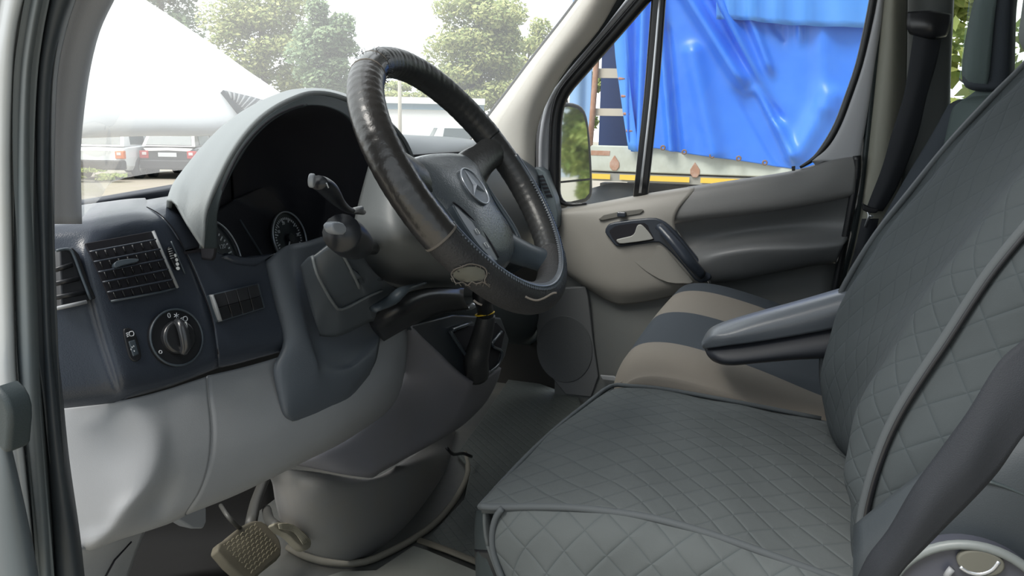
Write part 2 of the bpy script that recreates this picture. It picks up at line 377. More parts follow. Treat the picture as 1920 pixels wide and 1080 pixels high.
# ------------------------------------------------------------------ passenger door
DX = 1.80
d = E('door_1', loc=(1.86, -.15, .9), kind=S)
# sill + front trim
tf = [[(1046, 392, 1.80), (1120, 380, 1.80), (1205, 364, 1.80), (1300, 349, 1.80)],
      [(1046, 399, 1.775), (1120, 389, 1.77), (1205, 373, 1.77), (1300, 358, 1.77)],
      [(1046, 415, 1.77), (1120, 410, 1.755), (1205, 398, 1.75), (1270, 395, 1.75)],
      [(1044, 450, 1.77), (1120, 450, 1.75), (1200, 445, 1.74), (1266, 430, 1.75)],
      [(1044, 482, 1.775), (1105, 500, 1.755), (1195, 505, 1.745), (1290, 492, 1.75)],
      [(1042, 495, 1.785), (1105, 532, 1.765), (1190, 545, 1.755), (1320, 520, 1.755)],
      [(1042, 500, 1.80), (1136, 562, 1.79), (1190, 569, 1.785), (1332, 540, 1.785)]]
surf('trim_panel', [[P(a, b, x=c) for a, b, c in r] for r in tf], M['door'], d, nu=6, nv=5, th=.01)
# shaded undercut under the front trim
# rear sill strip above the recess
ts = [[(1290, 350, 1.80), (1400, 334, 1.80), (1490, 319, 1.80), (1560, 298, 1.80), (1604, 291, 1.80)],
      [(1290, 359, 1.772), (1400, 342, 1.772), (1490, 327, 1.772), (1560, 304, 1.772), (1605, 297, 1.775)],
      [(1268, 385, 1.758), (1400, 368, 1.758), (1490, 352, 1.758), (1560, 330, 1.758), (1605, 325, 1.765)],
      [(1258, 412, 1.758), (1300, 408, 1.758), (1420, 394, 1.76), (1520, 378, 1.76), (1603, 362, 1.765)],
      [(1262, 424, 1.80), (1310, 416, 1.80), (1420, 402, 1.80), (1520, 386, 1.80), (1602, 370, 1.80)]]
surf('sill_panel', [[P(a, b, x=c) for a, b, c in r] for r in ts], mat('grey door sill trim', (.20, .20, .20), .5, grain=.2, gscale=500), d, nu=6, nv=4, th=.008)
rc = [[(1258, 410, 1.772), (1310, 408, 1.772), (1420, 396, 1.775), (1520, 380, 1.775), (1602, 364, 1.775)],
      [(1275, 440, 1.80), (1330, 436, 1.82), (1420, 424, 1.825), (1520, 412, 1.825), (1600, 404, 1.80)],
      [(1292, 470, 1.79), (1335, 458, 1.80), (1420, 445, 1.80), (1520, 442, 1.80), (1592, 436, 1.79)],
      [(1304, 490, 1.74), (1345, 472, 1.725), (1420, 460, 1.72), (1520, 458, 1.72), (1585, 452, 1.73)],
      [(1318, 508, 1.735), (1350, 492, 1.72), (1420, 478, 1.712), (1520, 472, 1.712), (1578, 468, 1.725)],
      [(1332, 528, 1.755), (1390, 520, 1.745), (1450, 508, 1.745), (1520, 495, 1.745), (1568, 490, 1.75)],
      [(1332, 532, 1.80), (1390, 524, 1.80), (1450, 512, 1.80), (1520, 499, 1.80), (1566, 494, 1.80)]]
surf('armrest', [[P(a, b, x=c) for a, b, c in r] for r in rc], mat('grey door armrest', (.15, .155, .16), .42, grain=.2, gscale=500), d, nu=6, nv=5, th=.006)
# lower door
lo = [[(1040, 480, 1.815), (1200, 520, 1.815), (1400, 500, 1.815), (1572, 475, 1.815)],
      [(1040, 640, 1.80), (1200, 640, 1.80), (1400, 620, 1.80), (1560, 600, 1.80)],
      [(1040, 790, 1.79), (1200, 790, 1.79), (1400, 780, 1.79), (1545, 780, 1.79)]]
surf('lower_panel', [[P(a, b, x=c) for a, b, c in r] for r in lo], M['doorlow'], d, th=.02)
plate('speaker_panel', [P(a, b, x=1.785) for a, b in ((1005, 548), (1060, 540), (1098, 537), (1103, 560), (1112, 640), (1122, 705), (1108, 745), (1060, 740), (1020, 690), (1006, 640))], mat('dark speaker panel', (.115, .12, .125), .6, grain=.2), d, th=.02, bevel=.004)
spc = P(1058, 655, x=1.783)
plate('speaker_grille', [spc + V((0, math.cos(a)*.088, math.sin(a)*.105)) for a in [2*math.pi*k/36 for k in range(36)]], mat('speaker mesh', (.085, .09, .095), .75, grain=1, gscale=260), d, th=.004, rise=.001, bevel=.003)
plate('sill_step', [P(a, b, x=1.765) for a, b in ((1125, 704), (1150, 706), (1165, 716), (1130, 712))], M['grey'], d, th=.01)
o = tube('edge_seal', [P(a, b, x=1.775) for a, b in ((1607, 292), (1606, 330), (1590, 420), (1568, 530), (1552, 620))], .010, M['black'], d, seg=8, n=3)
o = tube('edge_strip', [P(a, b, x=1.77) for a, b in ((1600, 372), (1592, 420), (1574, 510), (1564, 560))], .003, M['chrome'], d, seg=6, n=3)
# door frame around glass
fr = [(1190, -10), (1138, 50), (1082, 118), (1044, 170), (1030, 205), (1021, 260), (1020, 330), (1022, 400)]
surf('window_frame', upto([[P(a-10, b, x=1.80), P(a-4, b, x=1.785), P(a+6, b, x=1.785), P(a+16, b, x=1.80)] for a, b in fr]), M['doorfr'], d, th=.03)
bs = [(1216, -12), (1160, 53), (1098, 124), (1058, 172), (1044, 215), (1041, 270), (1040, 330), (1044, 366), (1062, 383), (1100, 382)]
tube('glass_seal', [r_[0] for r_ in upto([[q_] for q_ in [P(a, b, x=1.795) for a, b in bs]])], [.019]*9+[.014, .007, .003], M['black'], d, seg=10, n=3)
rs = [(1640, -14), (1630, 40), (1612, 120), (1590, 185), (1572, 232), (1552, 268), (1528, 296), (1500, 314)]
tube('glass_seal', [r_[0] for r_ in upto([[P(a, b, x=1.795)] for a, b in rs])], [.011]*8+[.007, .004], M['black'], d, seg=10, n=3)
surf('window_frame', upto([[P(a+4, b, x=1.80), P(a+9, b, x=1.785), P(c-6, b, x=1.785), P(c, b, x=1.80)] for a, b, c in ((1640, -14, 1662), (1630, 40, 1655), (1611, 120, 1643), (1590, 185, 1633), (1571, 235, 1624), (1548, 275, 1616), (1520, 302, 1612))]), M['doorfr'], d, th=.03)
dv = [(1237, -14), (1222, 180), (1202, 368)]
surf('window_divider', [[P(a-15, b, x=1.80), P(a-13, b, x=1.79), P(a-3, b, x=1.788), P(a+3, b, x=1.788), P(a+11, b, x=1.79), P(a+13, b, x=1.80)] for a, b in dv][0:0] or upto([[P(a-15, b, x=1.80), P(a-13, b, x=1.79), P(a-3, b, x=1.788), P(a+3, b, x=1.788), P(a+11, b, x=1.79), P(a+13, b, x=1.80)] for a, b in dv]), M['black'], d, th=.012)
surf('divider_strip', [[P(a-2.5, b, x=1.786), P(a, b, x=1.785), P(a+2.5, b, x=1.786)] for a, b in [(1238, -14), (1221, 180), (1200, 362)]], M['chrome'], d, th=.002)
gp = [(1044, 215), (1041, 380), (1120, 380), (1205, 364), (1400, 335), (1500, 316), (1556, 268), (1590, 190), (1620, 95), (1665, -300), (1500, -300), (1250, -45), (1150, 66), (1080, 145)]
o = mk('pane', [P(a, b, x=1.81) for a, b in gp], [tuple(range(len(gp)))], glass('door glass', (.96, .98, 1), .035, .08), d, smooth=False)
# sill reflection strip, pin, mirror switch
plate('lock_slot', [P(a, b, x=1.7475) for a, b in ((1122, 411), (1132, 403), (1160, 397), (1203, 392), (1207, 395), (1200, 401), (1160, 407), (1130, 413))], mat('slot grey', (.16, .155, .14), .6), d, th=.01, rise=.003)
box('lock_button', P(1166, 402, x=1.74), .010, .012, .007, M['dash'], d, .003)
plate('pin', [P(a, b, x=1.77) for a, b in ((1484, 312), (1491, 311), (1491, 320), (1485, 321))], M['black'], d, th=.01)
# handle
hb = [(1134, 436), (1138, 424), (1152, 417), (1215, 409), (1238, 412), (1256, 424), (1276, 446), (1304, 480), (1332, 514), (1331, 525), (1318, 530), (1303, 526), (1280, 498), (1258, 474), (1240, 458), (1226, 455), (1165, 463), (1152, 459), (1142, 447)]
plate('handle_bezel', [P(a, b, x=1.735) for a, b in hb], M['dash'], d, th=.022, bevel=.005, n=2)
plate('handle_cavity', [P(a, b, x=1.7345) for a, b in ((1143, 436), (1148, 428), (1162, 422), (1208, 418), (1217, 430), (1225, 446), (1220, 452), (1168, 459), (1156, 456))], M['void'], d, th=.004, rise=.0005, bevel=0, n=2)
plate('door_lever', [P(a, b, x=1.727) for a, b in ((1156, 449), (1182, 443), (1190, 436), (1194, 424), (1201, 421), (1210, 428), (1223, 445), (1219, 450), (1168, 457), (1159, 455))], M['handleg'], d, th=.006, bevel=.003, n=2)
plate('pull_scoop', [P(a, b, x=1.744) for a, b in ((1168, 469), (1200, 464), (1238, 460), (1256, 476), (1278, 502), (1300, 529), (1282, 532), (1252, 530), (1222, 516), (1196, 497))], mat('pull scoop', (.26, .25, .23), .5, grain=.1), d, th=.004, rise=.001, bevel=.004, n=2)
tube('pull_handle', [P(1236, 424, x=1.72), P(1262, 452, x=1.695), P(1290, 486, x=1.69), P(1316, 516, x=1.715)], [.014, .017, .019, .016], M['dash'], d, seg=12, n=4, flat=.8)

# ------------------------------------------------------------------ dashboard
DP = (V((.3, .27, 1.45)), V((.3, 1, -.3)))
def D(px, py, off=0): return P(px, py, pl=DP, off=off)
dn = -(DP[1].normalized()); dr = V((1, -.3, 0)); dr = (dr - dn*dr.dot(dn)).normalized(); du = dn.cross(dr)
dash = E('dashboard', 'long dark blue grey dashboard with grey lower panels, spanning the front of the cab', 'dashboard', (.95, .45, .9))
def Dr(*a): return [D(*q) for q in a]
surf('instrument_panel', [
    Dr((70, 396, -.22), (155, 384, -.22), (200, 378, -.22), (240, 373, -.22), (272, 371, -.20)),
    Dr((72, 418, -.06), (152, 405, -.05), (200, 396, -.045), (250, 389, -.045), (285, 390, -.05)),
    Dr((76, 438, -.03), (160, 424, -.01), (205, 418, -.005), (260, 410, -.005), (309, 410, -.01)),
    Dr((88, 480, -.024), (140, 462, -.008), (170, 468, .003), (240, 448, 0), (335, 448, 0)),
    Dr((92, 540, -.018), (152, 522, -.008), (176, 522, .004), (265, 500, 0), (362, 500, 0)),
    Dr((95, 640, -.018), (175, 630, -.008), (206, 622, .004), (300, 600, 0), (394, 590, 0)),
    Dr((98, 740, -.018), (205, 728, -.008), (233, 716, .004), (320, 696, 0), (407, 662, 0)),
    Dr((98, 768, -.034), (215, 755, -.024), (242, 746, -.018), (322, 724, -.018), (409, 690, -.018))], M['dash'], dash, nu=5, nv=5)
surf('instrument_panel', [
    Dr((256, 378, -.20), (290, 372, -.20), (328, 366, -.16)), Dr((276, 389, -.05), (302, 380, -.05), (334, 376, -.06)),
    Dr((300, 404, -.011), (325, 399, -.012), (350, 397, -.02)), Dr((322, 430, -.001), (342, 425, -.002), (366, 424, -.01)),
    Dr((345, 470, 0), (360, 466, 0), (380, 462, -.005))], M['dash'], dash, nu=5, nv=5)
surf('switch_panel', [
    Dr((346, 473, 0), (372, 469, 0), (398, 466, .0), (425, 480, -.02), (462, 492, -.03)),
    Dr((350, 478, 0), (380, 475, 0), (402, 472, .0), (438, 489, 0), (478, 494, 0)),
    Dr((366, 510, 0), (400, 505, 0), (440, 498, .0), (480, 492, 0), (540, 480, 0)),
    Dr((396, 590, 0), (430, 584, 0), (470, 575, 0), (508, 562, 0), (570, 550, -.0)),
    Dr((408, 662, 0), (440, 654, 0), (480, 644, 0), (524, 632, 0), (580, 620, -.0)),
    Dr((410, 690, -.018), (442, 683, -.018), (482, 672, -.018), (525, 660, -.018), (585, 640, -.01))], M['dash'], dash, nu=5, nv=5)
for nm, q in (('panel_seam', [(275, 388), (301, 403), (325, 430), (348, 473), (372, 527), (397, 594), (409, 664)]), ):
    tube(nm, [D(a, b, .0003) for a, b in q], .0006, M['void'], dash, seg=6, n=4)
plate('panel_ledge', Dr((343, 472, .001), (394, 464, .001), (398, 468, .001), (347, 477, .001)), M['void'], dash, th=.004, bevel=0)
def D2(px, py, off=0): return D(px, py, off+.0045)
def Dr2(*a): return [D2(*q) for q in a]
# side demister vent
t = plate('side_vent', [D2(a, b, -.012) for a, b in ((103, 470), (128, 467), (140, 480), (160, 535), (172, 562), (106, 582))], M['black'], dash, th=.004, rise=.012, bevel=.002)
for y in (500, 526, 552): tube('slat', [D2(104, y+6, .001), D2(136+(y-500)*.45, y-4, .001)], .0014, M['black'], t, seg=6, flat=2)
tube('vent_rim', [D2(a, b, .003) for a, b in ((106, 470), (128, 467), (138, 478), (152, 515), (170, 562))], .0016, M['dash2'], t, seg=6, n=3)
tube('vent_rim', [D2(a, b, .003) for a, b in ((107, 578), (162, 566))], .0022, M['grey'], t, seg=6)
# main vent
vc = [(160, 456), (286, 433), (332, 540), (207, 565)]
vent = plate('air_vent', Dr2(*[(a, b, .001) for a, b in vc]), M['void'], dash, th=.004, rise=.0, bevel=.001)
for (a, b, c, e) in ((168, 472, 292, 449), (176, 491, 300, 467), (184, 510, 307, 486), (192, 529, 315, 505), (201, 548, 323, 524)):
    tube('slat', [D2(a, b, .006), D2((a+c)/2, (b+e)/2, .008), D2(c, e, .006)], .0015, M['dash'], vent, seg=8, flat=.7, n=4)
m = MB()
for k in range(7):
    u = (k+.7)/7.3
    for (a, b, c, e) in ((170, 480, 294, 457), (178, 499, 302, 476), (186, 518, 309, 495), (194, 537, 317, 514), (203, 556, 326, 533)):
        m.tube([D2(a+(c-a)*u-2, b+(e-b)*u-6, .003), D2(a+(c-a)*u+3, b+(e-b)*u+6, .003)], .0011, 6)
m.build('vane', M['black'], vent)
tube('vent_rim', Dr2((287, 433, .003), (333, 540, .004)), .0018, M['grey'], vent, seg=8)
tube('vent_rim', Dr2((333, 540, .003), (300, 548, .004), (208, 565, .003)), .0014, M['dash2'], vent, seg=8)
plate('vent_tab', Dr2((214, 496, .012), (220, 489, .013), (240, 485, .013), (260, 485, .012), (258, 491, .013), (232, 497, .014), (218, 502, .012)), M['dash2'], vent, th=.008, bevel=.002, n=2)
# vent wheel
wh = plate('vent_wheel', Dr2((314, 466, .0), (320, 464, .0), (328, 478, 0), (334, 500, .0), (330, 506, .0), (320, 488, .0)), M['black'], dash, th=.004, rise=.002, bevel=.001, n=2)
for k, (a, b) in enumerate(((329, 479), (331.5, 487), (333, 495), (334, 503))): plate('mark', circ(D2(a, b, .003), dr, du, .0014+.0003*k, 8, .0022), M['white'], wh, th=.001, bevel=0)
for k in range(5): tube('tooth', [D2(315+k*1.2, 468+k*4.2, .0035), D2(322+k*1.2, 466+k*4.2, .0035)], .0006, M['grey'], wh, seg=5)
tube('wheel_groove', Dr2((321, 452, .0005), (333, 480, .0005), (347, 514, .0005)), .0012, M['dash2'], wh, seg=6, n=3)
# levelling switch
sw = plate('levelling_switch', Dr2((231, 622, .001), (237, 615, .001), (247, 617, .001), (255, 628, .001), (264, 660, .001), (264, 672, .001), (256, 678, .001), (247, 676, .001), (240, 664, .001)), M['black'], dash, th=.006, rise=.001, bevel=.0015, n=3)
plate('thumb_wheel', Dr2((241, 640, .003), (254, 636, .003), (262, 664, .003), (250, 669, .003)), M['dash2'], sw, th=.003, bevel=.002)
for q in ((248, 651), (252, 658), (246, 655), (251, 649)): plate('mark', circ(D2(*q, .0045), dr, du, .0006, 6, .0011), M['sym'], sw, th=.0005, bevel=0)
def lamp(c, s, parent, rays=3):
    n = 14; tube('lamp_symbol', [c + dr*(s*.9*(.55+.45*math.cos(a)) if abs(a) < 1.6 else s*.4*math.cos(a)) + du*s*.62*math.sin(a) for a in [2*math.pi*k/n-math.pi for k in range(n)]], s*.13, M['sym'], parent, seg=5, closed=True)
    for k in range(rays): tube('lamp_symbol', [c - dr*s*.55 + du*s*(.45-.45*k), c - dr*s*1.15 + du*s*(.3-.45*k)], s*.13, M['sym'], parent, seg=5)
lamp(D2(245, 626, .003), .0042, sw)
# rotary light switch
kc = D2(330, 633, .001)
ls = plate('light_switch', circ(kc, dr, du, .0335, 48, .0345), M['black'], dash, th=.006, rise=.002, bevel=.002)
mm = tube_v([kc + dn*.003 + dr*math.cos(a)*.0325 + du*math.sin(a)*.0335 for a in [2*math.pi*k/48 for k in range(48)]], .0013, 8, True); mk('bezel_ring', *mm, M['dash2'], ls)
kb = plate('light_knob', circ(kc, dr, du, .0205, 40), mat('knob black', (.02, .021, .024), .25, spec=.6), ls, th=.001, rise=.011, bevel=.004)
tube('knob_grip', [kc + dn*.010 - du*.019 - dr*.001, kc + dn*.017 - du*.012, kc + dn*.019, kc + dn*.017 + du*.012, kc + dn*.010 + du*.019], [.005, .0058, .0062, .0058, .0045], mat('knob grip', (.028, .03, .034), .22, spec=.7), ls, seg=14, flat=1.0, n=4, upv=dn.copy())
plate('knob_mark', [kc + dn*.0196 + dr*a + du*b for a, b in ((.0045, .006), (.006, .006), (.0062, .016), (.0047, .016))], M['white'], ls, th=.006, bevel=0)
text('zero_symbol', '0', D2(317, 592, .004), dr, du, .0085, M['sym'], ls)
for k in range(3):
    c = D2(331, 592, .004); a = .3+math.pi/3*k; tube('side_light_symbol', [c-dr*math.cos(a)*.0035-du*math.sin(a)*.0035, c+dr*math.cos(a)*.0035+du*math.sin(a)*.0035], .0005, M['sym'], ls, seg=5)
lamp(D2(346, 598, .004), .0042, ls)
tube('fog_symbol', circ(D2(345, 629, .0125), dr, du, .0026, 14), .0007, M['sym'], ls, seg=5, closed=True)
for k in range(8):
    a = math.pi/4*k; c = D2(345, 629, .0125); tube('fog_symbol', [c+(dr*math.cos(a)+du*math.sin(a))*.0034, c+(dr*math.cos(a)+du*math.sin(a))*.0044], .0004, M['sym'], ls, seg=4)
tube('fog_symbol', circ(D2(301, 660, .004), dr, du, .0018, 12), .0006, M['sym'], ls, seg=5, closed=True)
# switch bank: 4 x 2 rocker buttons
bc = [V((392, 553, 0)), V((484, 531, 0)), V((496, 578, 0)), V((409, 605, 0))]
bank = plate('switch_bank', [D2(p.x, p.y, .001) for p in bc], M['dash2'], dash, th=.008, rise=.003, bevel=.002)
def bl(u, v): a = bc[0].lerp(bc[1], u); b = bc[3].lerp(bc[2], u); return a.lerp(b, v)
for i in range(4):
    for j in range(2):
        u0, u1 = .09+i*.228, .09+(i+1)*.228-.012; v0, v1 = (.03, .5) if j == 0 else (.52, .97)
        h0, h1 = (.006, .010) if j == 0 else (.010, .004)
        q = [bl(u0, v0), bl(u1, v0), bl(u1, v1), bl(u0, v1)]; hh = (h0, h0, h1, h1)
        plate('button', [D2(p.x, p.y, h) for p, h in zip(q, hh)], M['black'], bank, th=.004, bevel=.0008)
surf('bank_end', [[D2(392, 553, .002), D2(396, 553, .008), D2(400, 552, .009)], [D2(399, 578, .002), D2(404, 577, .011), D2(409, 576, .012)], [D2(409, 604, .002), D2(412, 603, .006), D2(417, 602, .007)]], M['grey'], bank, th=.002)

# grey lower panel
LPa = [[(60, 772, -.080), (112, 766, -.058), (180, 757, -.036), (243, 748, -.016), (310, 731, -.014)],
    [(66, 800, -.078), (114, 795, -.056), (188, 795, -.034), (262, 778, -.009), (318, 761, -.008)],
    [(72, 860, -.076), (122, 860, -.054), (202, 855, -.030), (284, 832, -.002), (324, 821, -.004)],
    [(84, 930, -.074), (131, 930, -.052), (205, 922, -.026), (276, 900, -.002), (318, 886, -.008)],
    [(96, 990, -.078), (141, 988, -.054), (195, 978, -.030), (240, 960, -.012), (297, 940, -.028)],
    [(110, 1034, -.09), (150, 1032, -.064), (180, 1025, -.044), (222, 1008, -.042), (287, 987, -.047)],
    [(110, 1036, -.16), (150, 1034, -.14), (180, 1029, -.12), (225, 1012, -.12), (288, 992, -.12)]]
LPb = [[(350, 718, -.016), (387, 706, -.016)], [(355, 750, -.007), (390, 741, -.007)], [(360, 812, -.004), (396, 803, -.004)], [(355, 874, -.007), (392, 863, -.007)], [(338, 928, -.02), (375, 919, -.018)], [(320, 975, -.046), (349, 961, -.045)], [(322, 980, -.12), (350, 966, -.12)]]
surf('lower_panel', [Dr(*(a+b)) for a, b in zip(LPa, LPb)], M['grey'], dash, nu=5, nv=5)
surf('lower_panel', [
    Dr((389, 704, -.017), (450, 690, -.016), (520, 670, -.016), (600, 640, -.016), (680, 620, -.03), (706, 600, -.04)),
    Dr((392, 740, -.008), (460, 725, -.007), (530, 715, -.012), (620, 700, -.012), (700, 660, -.03), (726, 604, -.045)),
    Dr((398, 802, -.005), (470, 782, -.004), (540, 775, -.004), (640, 745, -.005), (716, 690, -.03), (744, 608, -.055)),
    Dr((394, 862, -.008), (470, 836, -.006), (550, 812, -.006), (650, 775, -.012), (732, 710, -.04), (756, 610, -.07)),
    Dr((377, 918, -.019), (455, 886, -.018), (550, 850, -.018), (655, 800, -.03), (740, 728, -.07), (764, 612, -.10)),
    Dr((351, 960, -.045), (450, 920, -.045), (560, 866, -.045), (665, 810, -.07), (746, 738, -.12), (768, 616, -.15)),
    Dr((351, 965, -.12), (450, 925, -.12), (560, 871, -.12), (665, 816, -.14), (746, 745, -.18), (768, 624, -.20))], M['grey'], dash, nu=5, nv=5)
# column surround with its lit ridge and recess
surf('column_surround', [
    Dr((494, 489, -.02), (500, 488, .004), (537, 461, .016), (577, 453, .010), (628, 441, .0), (700, 450, -.03)),
    Dr((510, 560, -.02), (516, 558, .006), (553, 542, .018), (574, 540, .0), (640, 540, -.02), (712, 540, -.04)),
    Dr((530, 640, -.02), (535, 638, .006), (574, 628, .018), (592, 645, .002), (650, 668, -.005), (716, 600, -.04)),
    Dr((514, 690, -.02), (520, 690, .006), (588, 684, .016), (606, 700, .012), (660, 690, .004), (712, 640, -.02)),
    Dr((520, 742, -.02), (526, 740, .006), (570, 735, .012), (610, 730, .010), (664, 712, .004), (706, 674, -.015)),
    Dr((528, 778, -.02), (535, 776, .004), (562, 770, .006), (608, 754, .004), (656, 734, .0), (694, 700, -.02)),
    Dr((540, 794, -.03), (548, 790, -.004), (565, 786, -.004), (610, 768, -.004), (658, 745, -.01), (696, 708, -.03))], mat('grey blue surround plastic', (.085, .10, .12), .45, grain=.2), dash, nu=5, nv=5)

# instrument binnacle
LO = [(379, 466), (385, 430), (391, 396), (410, 349), (439, 292), (473, 245), (508, 213), (549, 190), (590, 178), (640, 186), (700, 215), (748, 254), (773, 302), (795, 370), (800, 420)]
LI = [(407, 466), (407, 430), (408, 399), (417, 361), (442, 305), (467, 267), (501, 232), (536, 210), (577, 198), (620, 203), (655, 226), (685, 280), (694, 340), (690, 400), (680, 440)]
BK = [(322, 380), (330, 355), (343, 334), (378, 289), (402, 262), (426, 241), (463, 215), (511, 191), (555, 178), (618, 178), (680, 200), (738, 244), (768, 296), (790, 366), (796, 420)]
po = [P(*q, y=.24) for q in LO]; pi_ = [P(*q, y=.235) for q in LI]
pm = [P((a[0]+b[0])/2, (a[1]+b[1])/2, y=.2375) for a, b in zip(LO, LI)]
pb = [P(a, b, y=.30+.08*min(1, i/6)) for i, (a, b) in enumerate(BK)]
pmid = [(P((a[0]*.5+b[0]*.5), (a[1]*.5+b[1]*.5), y=.255+.03*min(1, i/6))) for i, (a, b) in enumerate(zip(LO, BK))]
pfar = [p + (p-CAM).normalized()*.20 + V((0, 0, -.05)) for p in pb]
surf('binnacle_hood', [po, pmid, pb, pfar], M['binn'], dash, nu=5, nv=4, th=.006)
surf('binnacle_lip', [po, pm, pi_], M['lip'], dash, nu=5, nv=3, th=.006)
cen = sum(pi_, V((0, 0, 0)))/len(pi_)
def zz(p, k): return cen.z+(p.z-cen.z)*k if p.z > cen.z else p.z - .02
surf('binnacle_cavity', [pi_, [V((p.x*.86+cen.x*.14, .262, zz(p, .88))) for p in pi_], [V((p.x*.62+cen.x*.38, .325, zz(p, .66))) for p in pi_], [V((p.x*.02+cen.x*.98, .345, zz(p, .05)-.03*0)) for p in pi_]], M['void'], dash, nu=4, nv=3, th=.003)
plate('binnacle_back', [P(*q, y=.365) for q in ((392, 462), (396, 400), (412, 352), (440, 300), (478, 250), (530, 212), (590, 195), (650, 205), (690, 260), (705, 340), (700, 470), (550, 500))], M['void'], dash, th=.01, bevel=0)
CP = (V((.45, .325, 1.55)), V((0, 1, -.25)))
def Cq(px, py, off=0): return P(px, py, pl=CP, off=off)
cn = -(CP[1].normalized()); crt = V((1, 0, 0)); cup = cn.cross(crt)
cl = plate('instrument_cluster', [Cq(*q) for q in ((395, 400), (440, 375), (520, 335), (600, 325), (670, 345), (700, 420), (690, 470), (500, 520), (395, 500))], M['void'], dash, th=.05, bevel=.003)
for k, (gx, gy, R, nums) in enumerate(((392, 492, .058, ((.50, '120'), (-.02, '140'), (-.5, '160'))), (540, 447, .040, ((2.6, '10'), (1.75, '20'), (.1, '30'))))):
    c = Cq(gx, gy, .004)
    dl = plate('gauge', circ(c, crt, cup, R, 48), mat('gauge face', (.006, .008, .013), .4), cl, th=.002, rise=.001, bevel=0)
    mk('gauge_ring', *tube_v(circ(c+cn*.004, crt, cup, R, 64), .0014, 8, True), M['chrome'], dl)
    m = MB()
    for j in range(36):
        a = math.radians(225 - j*7.7); dd = crt*math.cos(a)+cup*math.sin(a); L = .007 if j % 4 == 0 else .0035
        m.box(c+cn*.0016+dd*(R*.80-L/2), dd*L/2, cn.cross(dd)*.0009, cn*.0002)
    m.build('tick', M['white'], dl, False)
    for a, s in nums:
        dd = crt*math.cos(a)+cup*math.sin(a); text('numeral', s, c+cn*.0016+dd*R*.60, crt, cup, .0085 if k == 0 else .007, M['white'], dl)
    a = math.radians(230); dd = crt*math.cos(a)+cup*math.sin(a)
    tube('needle', [c+cn*.005-dd*.004, c+cn*.005+dd*R*.75], [.0014, .0005], M['white'] if k else M['red'], dl, seg=6)
    plate('needle_cap', circ(c+cn*.004, crt, cup, .007, 20), M['black'], dl, th=.003, rise=.003, bevel=.001)
tube('display_frame', [Cq(450, 412, .004), Cq(497, 487, .004)], .0014, M['dash2'], cl, seg=6)
# clear lens over the instruments
o = surf('cluster_lens', [[Cq(395, 396, .055), Cq(500, 350, .055), Cq(610, 330, .05), Cq(690, 350, .045)], [Cq(397, 440, .035), Cq(500, 410, .035), Cq(610, 400, .035), Cq(692, 400, .035)], [Cq(420, 500, .012), Cq(500, 490, .012), Cq(610, 470, .012), Cq(690, 450, .012)]], glass('instrument lens', (.93, .95, .97), .0, .04), dash, th=0)

# dash top, passenger side
prof = [(.80, 1.60), (.66, 1.655), (.50, 1.672), (.40, 1.668), (.345, 1.64), (.325, 1.60), (.32, 1.50), (.33, 1.40), (.36, 1.32), (.46, 1.27)]
def prow(x, dy=0, dz=0): return [V((x, y+dy*(1 if y < .6 else .3), z+dz*(1 if z > 1.5 else .3))) for y, z in prof]
surf('dash_top', [prow(.74, .02, -.085), prow(.86, .01, -.055), prow(1.0, .0, -.01), prow(1.1, .0, .003), prow(1.25, .0, .0), prow(1.5, -.01, -.01), prow(1.68, -.03, -.045), prow(1.745, -.03, -.06), [V((1.76, p.y+.02, p.z-.02)) for p in prow(1.76, -.03, -.06)]], M['dash2'], dash, nu=4, nv=4)
plate('end_cap', [P(a, b, x=1.735) for a, b in ((985, 314), (1010, 314), (1022, 322), (1040, 372), (1046, 400), (1046, 425), (1030, 440), (1000, 450), (960, 430), (960, 330))], mat('dash end plastic', (.13, .16, .18), .5, grain=.1), dash, th=.05, bevel=.006)
ev = plate('end_vent', [P(a, b, x=1.733) for a, b in ((1006, 328), (1017, 327), (1034, 366), (1024, 370))], M['dash2'], dash, th=.004, rise=.001, bevel=.001)
for k in range(6):
    q = k*7.2; plate('slot', [P(a, b, x=1.7315) for a, b in ((1008+q*.42, 330+q*.98), (1018+q*.42, 329+q*.98), (1020+q*.42, 332.6+q*.98), (1010+q*.42, 334+q*.98))], M['void'], ev, th=.002, bevel=0)
tube('panel_seam', [P(a, b, x=1.7335) for a, b in ((988, 350), (1006, 346), (1012, 352), (1026, 392), (1030, 430))], .0012, M['void'], dash, seg=6)
tube('panel_seam', [V((x, .345-.005+(.02 if x < .9 else 0), 1.636)) for x in (.80, .95, 1.1, 1.3, 1.5)], .002, M['void'], dash, seg=6)
# lip under the windscreen
surf('windscreen_lip', [[P(60, 386, y=.74), P(155, 374, y=.74), P(250, 358, y=.74), P(345, 342, y=.74), P(450, 325, y=.74)],
                        [P(60, 392, y=.72), P(155, 380, y=.72), P(250, 365, y=.72), P(345, 350, y=.72), P(450, 335, y=.72)],
                        [P(60, 400, y=.72), P(155, 393, y=.72), P(250, 380, y=.72), P(345, 368, y=.72), P(450, 352, y=.72)]], mat('black cowl edge', (.03, .035, .05), .4), dash, th=.03)

# lower column boot and centre stack parts behind the wheel
surf('knee_cover', [[P(700, 530, y=.24), P(760, 525, y=.24), P(840, 530, y=.25), P(920, 540, y=.26), P(1010, 545, y=.30)],
                    [P(700, 570, y=.23), P(760, 565, y=.22), P(850, 570, y=.24), P(920, 580, y=.26), P(1010, 585, y=.30)],
                    [P(700, 605, y=.24), P(760, 604, y=.23), P(850, 612, y=.26), P(920, 620, y=.28), P(1010, 625, y=.32)],
                    [P(700, 640, y=.28), P(760, 625, y=.28), P(850, 630, y=.32), P(920, 640, y=.34), P(1010, 650, y=.36)]], M['lip'], dash, th=.01)
